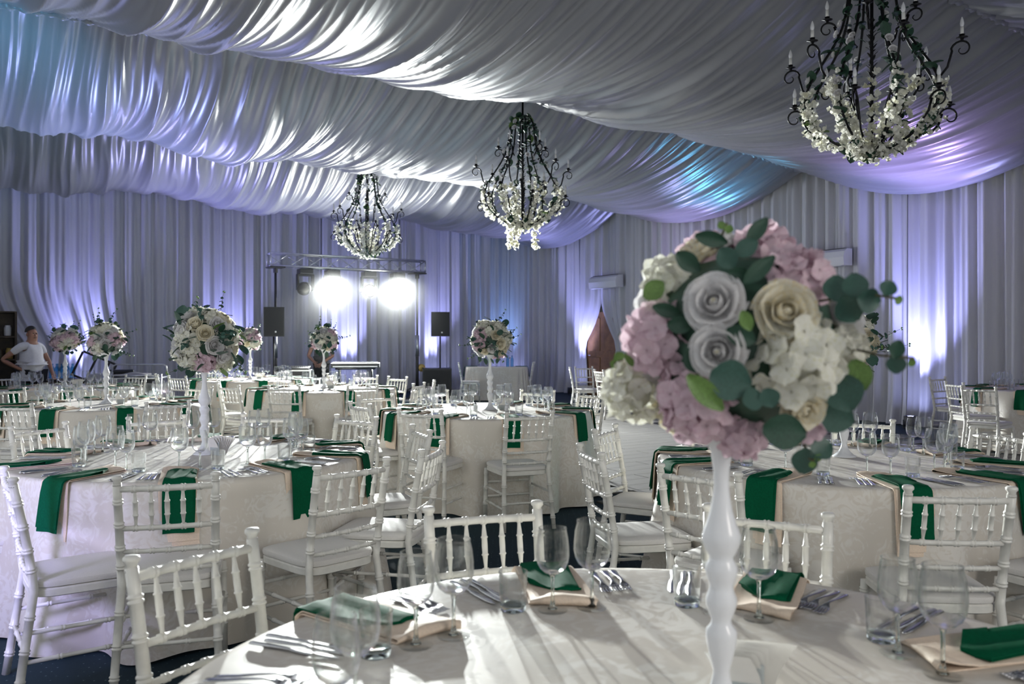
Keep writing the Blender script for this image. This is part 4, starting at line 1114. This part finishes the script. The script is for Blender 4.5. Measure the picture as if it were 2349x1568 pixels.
# flight cases with the mixer
def case(loc, rz, w, d, h, label, nm='flight_case'):
    e = ob(nm, None, None, loc, (0, 0, rz), label=label, cat='case', group='flight cases beside the musician')
    ob('body', md('body', box(w, d, h, (0, 0, h/2), .004), M['case_wood'], False), e)
    fr = MB()
    for x in (-w/2, w/2):
        for y in (-d/2, d/2): fr.add(box(.028, .028, h+.012, (x, y, h/2)))
    for z in (.0, h):
        for y in (-d/2, d/2): fr.add(box(w, .026, .026, (0, y, z+(.012 if z == 0 else 0))))
        for x in (-w/2, w/2): fr.add(box(.026, d, .026, (x, 0, z+(.012 if z == 0 else 0))))
    ob('metal_edging', fr.mesh('metal_edging', M['alu'], False), e)
c1 = PX(694, 17.0)
case((c1.x, c1.y, 0), .15, .72, .5, .60, 'large black flight case with metal edges left of the musician')
case((c1.x-.05, c1.y, .605), .10, .46, .40, .17, 'small black flight case on top of the large one')
e = ob('mixing_desk', None, None, (c1.x-.05, c1.y, .79), (.10, 0, .10), label='small mixing desk lying on the flight cases', cat='mixer')
ob('body', md('body', box(.40, .34, .05, (0, 0, .03), .008), M['black'], False), e)
for k in range(8): ob('fader', md('fader', box(.016, .03, .016, (-.15+.043*k, -.06+.02*math.sin(k*2), .062), .002), M['black_gloss'], False), e)
# cables on the floor
for k, px in enumerate((935, 952)):
    c = PX(px, 19.0+.4*k); r = random.Random(k)
    pts = [(c.x+.35*math.cos(t*.9)*(1+.3*math.sin(t*2.3))+.06*t*(-1)**k, c.y+.25*math.sin(t*.9), .012+.012*(t % 2)) for t in [i*.45 for i in range(34)]]
    ob('cable', md('cable', tube(pts, .009, 6), M['black'] if k else M['ac_white']), label=('white' if not k else 'black')+' coiled cable on the carpet right of the truss stand', cat='cable', group='cables on the carpet')
# led uplights
ULB = [md('can', lathe([(0, .05), (.09, .05), (.10, .07), (.10, .20), (.093, .205), (.088, .19), (0, .19)], 20), M['black']), md('led_lens', lathe([(.088, .191), (.05, .196), (0, .197)], 20), M['led']), md('bracket', MB().add(box(.25, .03, .012, (0, 0, .01), .002)).add(box(.012, .03, .13, (-.118, 0, .07), .002)).add(box(.012, .03, .13, (.118, 0, .07), .002)).v and (lambda m: (m.v, m.f))(MB().add(box(.25, .03, .012, (0, 0, .01), .002)).add(box(.012, .03, .13, (-.118, 0, .07), .002)).add(box(.012, .03, .13, (.118, 0, .07), .002))), M['black'], False)]
ULN = ['behind the far left table', 'behind the far flower ball', 'behind the keyboard', 'behind the subwoofer', 'in the back corner', 'left of the brown door', 'on the right wall below the bright light shaft', 'behind the bouquet', 'at the near end of the hall']
for (w, t, p), n in zip(UPL, ULN):
    e = ob('uplight', None, None, (p.x, p.y, 0), (0, 0, ROOM_ROT if w == 'back' else ROOM_ROT+pi/2), label='black led uplight on the floor '+n, cat='uplight', group='led uplights along the walls')
    for nm, me in zip(('can', 'led_lens', 'bracket'), ULB): ob(nm, me, e)
# ------------------------------------------------------------------ left corner: trolley, folded stand, shelf, bottles
tl = PX(312, 13.2)
e = ob('serving_trolley', None, None, (tl.x, tl.y, 0), (0, 0, .2), label='metal serving trolley with a curved rail beside the second left flower ball', cat='trolley')
for x in (-.42, .42):
    for y in (-.25, .25): ob('leg', md('leg', tube([(x, y, .06), (x, y, .86)], .014, 8), M['alu']), e); ob('wheel', md('wheel', lathe([(0, -.015), (.045, -.015), (.05, 0), (.045, .015), (0, .015)], 14), M['black']), e, (x, y, .05), (pi/2, 0, 0))
ob('tray', md('tray', box(.86, .52, .025, (0, 0, .80), .006), M['alu'], False), e)
ob('rail', md('rail', tube([(-.42, .25, .84), (-.40, .25, .97), (-.36, .25, 1.0), (.36, .25, 1.0), (.40, .25, .97), (.42, .25, .84)], .013, 8), M['alu']), e)
ob('rail', md('rail', tube([(-.42, -.25, .84), (.42, -.25, .84)], .010, 8), M['alu']), e)
ob('shelf', md('shelf', box(.86, .52, .02, (0, 0, .25), .005), M['alu'], False), e)
ob('waste_tub', md('waste_tub', lathe([(0, 0), (.20, 0), (.24, .50), (.255, .50), (.255, .52), (.235, .52), (.195, .02), (0, .02)], 24), M['tub']), None, (tl.x+.08, tl.y, .265), label='dark round tub standing on the lower shelf of the trolley', cat='tub')
ob('folded_cloth', md('folded_cloth', grid(14, 8, lambda u, v: ((u-.5)*.62, (v-.5)*.36, .02+.05*math.sin(pi*u)*math.sin(pi*v)+.012*math.sin(9*u+4*v))), M['grey_cloth']), None, (tl.x-.08, tl.y, .81), (0, 0, .2), label='crumpled grey cloth on the serving trolley', cat='cloth')
sv = PX(262, 13.6)
e = ob('service_table', None, None, (sv.x-.15, sv.y+.5, 0), (0, 0, .25), label='small service table under a grey cloth left of the trolley', cat='table')
ob('draped_cloth', md('draped_cloth', grid(120, 5, lambda u, v: ((.46+.03*v+.02*v*math.sin(30*u))*abs(math.cos(2*pi*u))**.3*(1 if math.cos(2*pi*u) >= 0 else -1)*(0.001 if v == 0 else 1), (.34+.03*v+.02*v*math.sin(30*u+1))*abs(math.sin(2*pi*u))**.3*(1 if math.sin(2*pi*u) >= 0 else -1)*(0.001 if v == 0 else 1), .82 if v < .3 else .82-(v-.25)*1.05), True), M['grey_cloth']), e)
ob('tray_bag', md('tray_bag', box(.40, .24, .07, (0, 0, .035), .03), M['black']), None, (sv.x-.10, sv.y+.45, .825), (0, 0, .4), label='flat black bag lying on the grey service table', cat='bag')
fs = PX(206, 14.9)
e = ob('folded_stand', None, None, (fs.x, fs.y, .70), (0, .42, .2), label='black metal stand folded and tilted in front of the blue uplight', cat='stand')
for y in (-.22, .22): ob('side_bar', md('side_bar', box(.62, .035, .035, (0, y*.2, y+.18), .004), M['black'], False), e)
for x in (-.30, -.05, .18, .30): ob('crossbar', md('crossbar', box(.035, .035, .44, (x, 0, .18), .004), M['black'], False), e)
e2 = ob('bar_counter', None, None, (fs.x-.42, fs.y+.35, 0), (0, 0, .3), label='low dark counter behind the far left table, holding the water bottles', cat='counter')
ob('body', md('body', box(1.1, .4, .66, (0, 0, .33), .006), M['dark_wood'], False), e2)
ob('counter_top', md('counter_top', box(1.16, .46, .04, (0, 0, .68), .006), M['black'], False), e2)
BW = ['front', 'second', 'third']
for r_ in range(2):
    for c_ in range(5):
        q = Vector((-.40+.085*c_, -.05+.09*r_, .70)); R3 = Matrix.Rotation(.3, 3, 'Z'); w = R3 @ q
        bottle((fs.x-.42+w.x, fs.y+.35+w.y, .70), f'blue lit water bottle, {("first", "second", "third", "fourth", "fifth")[c_]} from left in the {("front", "rear")[r_]} row on the low counter', 'bottles in the pack on the counter')
sh = PX(10, 16.5)
e = ob('shelf_cabinet', None, None, (sh.x-.1, sh.y, 0), (0, 0, ROOM_ROT), label='dark wooden shelf cabinet at the left edge behind the man', cat='cabinet')
for x in (-.28, .28): ob('side_panel', md('side_panel', box(.04, .4, 1.95, (x, 0, .975), .003), M['dark_wood'], False), e)
ob('back_panel', md('back_panel', box(.56, .02, 1.95, (0, .19, .975), .002), M['dark_wood'], False), e)
for z in (.10, .55, 1.0, 1.45, 1.94): ob('shelf', md('shelf', box(.54, .38, .03, (0, 0, z), .003), M['dark_wood'], False), e)
for k, (x, z, mk) in enumerate(((-.17, 1.02, 'yellow'), (0, 1.02, 'dark_wood'), (.17, 1.02, 'yellow'), (-.14, 1.47, 'yellow'), (.14, 1.47, 'ac_white'))):
    w = Matrix.Rotation(ROOM_ROT, 3, 'Z') @ Vector((x, -.02, 0))
    ob('storage_jar', md('storage_jar', lathe([(0, 0), (.06, 0), (.065, .02), (.065, .16), (.05, .19), (.05, .21), (0, .21)], 14), M[mk]), None, (sh.x-.1+w.x, sh.y+w.y, z), label=('yellow', 'brown', 'yellow', 'yellow', 'white')[k]+' jar on the '+('upper' if z > 1.2 else 'lower')+' shelf of the dark cabinet, '+('left', 'middle', 'right', 'left', 'right')[k]+' one', cat='jar', group='jars in the dark cabinet')
# ------------------------------------------------------------------ people
def skin_body(name, J, E, m, parent=None, root='pelvis', sub=2, **kw):
    names = list(J); idx = {n: i for i, n in enumerate(names)}
    me = D.meshes.new(name); me.from_pydata([J[n][0] for n in names], [(idx[a], idx[b]) for a, b in E], [])
    me.materials.append(m)
    o = ob(name, me, parent, **kw)
    sk = o.modifiers.new('skin', 'SKIN'); sk.use_smooth_shade = True
    lay = me.skin_vertices[0].data if me.skin_vertices else None
    if lay is None:
        bm = bmesh.new(); bm.from_mesh(me); bm.verts.layers.skin.verify(); bm.to_mesh(me); bm.free(); lay = me.skin_vertices[0].data
    for n in names:
        r = J[n][1]; lay[idx[n]].radius = r if isinstance(r, tuple) else (r, r); lay[idx[n]].use_root = (n == root)
    s = o.modifiers.new('subdivision', 'SUBSURF'); s.levels = s.render_levels = sub
    return o
def limb_hand(J, E, side, wrist, d, curl):
    """palm and five fingers that hang from the wrist along d"""
    d = Vector(d).normalized(); w = Vector(wrist); lat = d.cross(Vector((0, 1, .2))).normalized()
    palm = w+d*.075; J['palm'+side] = (palm, (.036, .018)); E.append(('wrist'+side, 'palm'+side))
    for k in range(4):
        b = palm+lat*(.024*(k-1.5)*.9)+d*.02; L = (.060, .070, .066, .052)[k]; c = Vector(curl)
        m1 = b+(d*.9+c*.3).normalized()*L*.55; m2 = m1+(d*.4+c).normalized()*L*.6
        for nm, p, r in (('a', b, .0095), ('b', m1, .0085), ('c', m2, .007)): J[f'f{k}{nm}{side}'] = (p, r)
        E += [('palm'+side, f'f{k}a{side}'), (f'f{k}a{side}', f'f{k}b{side}'), (f'f{k}b{side}', f'f{k}c{side}')]
    t1 = w+d*.03-lat*.035; t2 = t1+(d*.7-lat*.4).normalized()*.05
    J['th1'+side] = (t1, .011); J['th2'+side] = (t2, .009); E += [('wrist'+side, 'th1'+side), ('th1'+side, 'th2'+side)]
def person(loc, rz, H, arms, label, shirt, sleeve=.55, stoop=0, bulk=1.0):
    k = H/1.75
    V = lambda x, y, z: Vector((x*k, (y+(stoop*max(0, z-1.0) if stoop else 0))*k, z*k))
    J = {'pelvis': (V(0, 0, .93), (.15*k*bulk, .10*k*bulk)), 'belly': (V(0, .01, 1.08), (.145*k*bulk, .105*k*bulk**2)), 'chest': (V(0, 0, 1.27), (.165*k*bulk, .11*k*bulk**1.5)), 'collar': (V(0, -.01, 1.42), (.10*k, .075*k)), 'neck': (V(0, .005, 1.49), .056*k), 'jaw': (V(0, .03, 1.555), (.062*k, .068*k)), 'skull': (V(0, .008, 1.645), (.074*k, .092*k)), 'crown': (V(0, 0, 1.70), (.058*k, .072*k)), 'nose': (V(0, .112, 1.595), .012*k)}
    E = [('pelvis', 'belly'), ('belly', 'chest'), ('chest', 'collar'), ('collar', 'neck'), ('neck', 'jaw'), ('jaw', 'skull'), ('skull', 'crown'), ('jaw', 'nose')]
    for s, sg in (('L', -1), ('R', 1)):
        el, wr, d, c = arms[s]
        J['shoulder'+s] = (V(sg*.175, -.01, 1.40), .058*k); J['elbow'+s] = (V(*el), .041*k); J['fore'+s] = (V(*[(a*.65+b*.35) for a, b in zip(el, wr)]), .040*k); J['wrist'+s] = (V(*wr), .027*k)
        E += [('collar', 'shoulder'+s), ('shoulder'+s, 'elbow'+s), ('elbow'+s, 'fore'+s), ('fore'+s, 'wrist'+s)]
        limb_hand(J, E, s, V(*wr), d, c)
        J['hip'+s] = (V(sg*.095, 0, .88), .092*k); J['knee'+s] = (V(sg*.105, .02, .50), .058*k); J['calf'+s] = (V(sg*.108, -.01, .36), .057*k); J['ankle'+s] = (V(sg*.11, -.02, .085), .040*k); J['toe'+s] = (V(sg*.12, .13, .035), (.042*k, .030*k))
        E += [('pelvis', 'hip'+s), ('hip'+s, 'knee'+s), ('knee'+s, 'calf'+s), ('calf'+s, 'ankle'+s), ('ankle'+s, 'toe'+s)]
    b = skin_body('person', J, E, M['skin'], None, loc=loc, rot=(0, 0, rz), label=label, cat='person')
    g = 1.10
    S = {n: (J[n][0], tuple(x*g+.006 for x in J[n][1]) if isinstance(J[n][1], tuple) else J[n][1]*g+.010) for n in ('pelvis', 'belly', 'chest', 'collar', 'shoulderL', 'shoulderR')}
    S['pelvis'] = (J['pelvis'][0]+Vector((0, 0, .04)), (.166*k*bulk, .120*k*bulk)); S['belly'] = (J['belly'][0], (.164*k*bulk, .122*k*bulk**2)); S['hem'] = (J['pelvis'][0]+Vector((0, 0, -.06*k)), (.164*k*bulk, .119*k*bulk)); S['collar'] = (J['collar'][0]+Vector((0, 0, -.01)), (.10*k, .082*k))
    SE = [('hem', 'pelvis'), ('pelvis', 'belly'), ('belly', 'chest'), ('chest', 'collar'), ('collar', 'shoulderL'), ('collar', 'shoulderR')]
    for s in 'LR':
        S['sl'+s] = (J['shoulder'+s][0].lerp(J['elbow'+s][0], sleeve), .062*k); SE.append(('shoulder'+s, 'sl'+s))
    skin_body('shirt', S, SE, shirt, b)
    P = {n: (J[n][0], J[n][1]) for n in ('pelvis', 'hipL', 'hipR', 'kneeL', 'kneeR', 'ankleL', 'ankleR')}
    P['pelvis'] = (J['pelvis'][0]+Vector((0, 0, -.03)), (.158*k*bulk, .113*k*bulk))
    for s in 'LR': P['hip'+s] = (P['hip'+s][0], .108*k); P['knee'+s] = (P['knee'+s][0], .078*k); P['ankle'+s] = (P['ankle'+s][0], .066*k)
    skin_body('trousers', P, [('pelvis', 'hipL'), ('pelvis', 'hipR'), ('hipL', 'kneeL'), ('hipR', 'kneeR'), ('kneeL', 'ankleL'), ('kneeR', 'ankleR')], M['trousers'], b)
    hc = V(0, -.008, 1.655)
    hm = grid(18, 10, lambda u, v: (hc.x+.084*k*math.sin(v*1.75)*math.sin(2*pi*u), hc.y+.104*k*math.sin(v*1.75)*math.cos(2*pi*u)*(1 if math.cos(2*pi*u) < 0 else .86)-.012*v, hc.z+.098*k*math.cos(v*1.75)+(.05*k*v*v*max(0, math.cos(2*pi*u)))), True)
    ob('hair', md('hair', hm, M['hair']), b)
    for sg in (-1, 1):
        ob('ear', md('ear', lathe([(0, -.032), (.014, -.02), (.017, 0), (.012, .02), (0, .03)], 10), M['skin']), b, V(sg*.078, -.005, 1.60), (0, 0, 0), (.55, 1.2, 1))
        ob('eye', md('eye', lathe([(0, -.012), (.010, -.006), (.012, 0), (.010, .006), (0, .012)], 10), M['black_gloss']), b, V(sg*.032, .088, 1.618), (0, 0, 0), (1, .6, .8))
    ob('mouth', md('mouth', box(.045*k, .012, .008, V(0, .094, 1.545), .003), M['case_wood']), b)
    return b
mp = PX(72, 13.4)
person((mp.x, mp.y, 0), -1.95, 1.62, {'L': ((-.29, .06, 1.13), (-.22, .22, .95), (.2, .6, -.6), (.5, .2, -.6)), 'R': ((.40, -.20, 1.17), (.19, -.02, 1.0), (-.7, .5, -.3), (-.3, .5, -.5))}, 'man in a white t-shirt with a hand on his hip, at left', M['shirt_white'], bulk=1.18)
mp = PX(737, 17.9)
person((mp.x, mp.y, 0), pi, 1.64, {'L': ((-.28, .06, 1.12), (-.10, .26, .98), (.5, .6, -.5), (.3, .3, -.6)), 'R': ((.28, .06, 1.12), (.10, .26, .98), (-.5, .6, -.5), (-.3, .3, -.6))}, 'musician in dark clothes with joined hands, hidden behind a flower ball', M['shirt_dark'], .4)
# thin haze of the stage around the lamps, also standing in for lens glare
hz = NS(7.1, 18.3, 2.2)
m, N, L, b = mat('stage_haze'); N.remove(b)
vs = N.new('ShaderNodeVolumeScatter'); vs.inputs['Density'].default_value = .0027; vs.inputs['Anisotropy'].default_value = .86
L.new(vs.outputs[0], N['Material Output'].inputs['Volume'])
ob('haze', md('haze', box(7.6, 4.2, 4.0), m, False), None, hz, (0, 0, ROOM_ROT), kind='stuff', label='thin stage haze glowing around the blazing lamps')
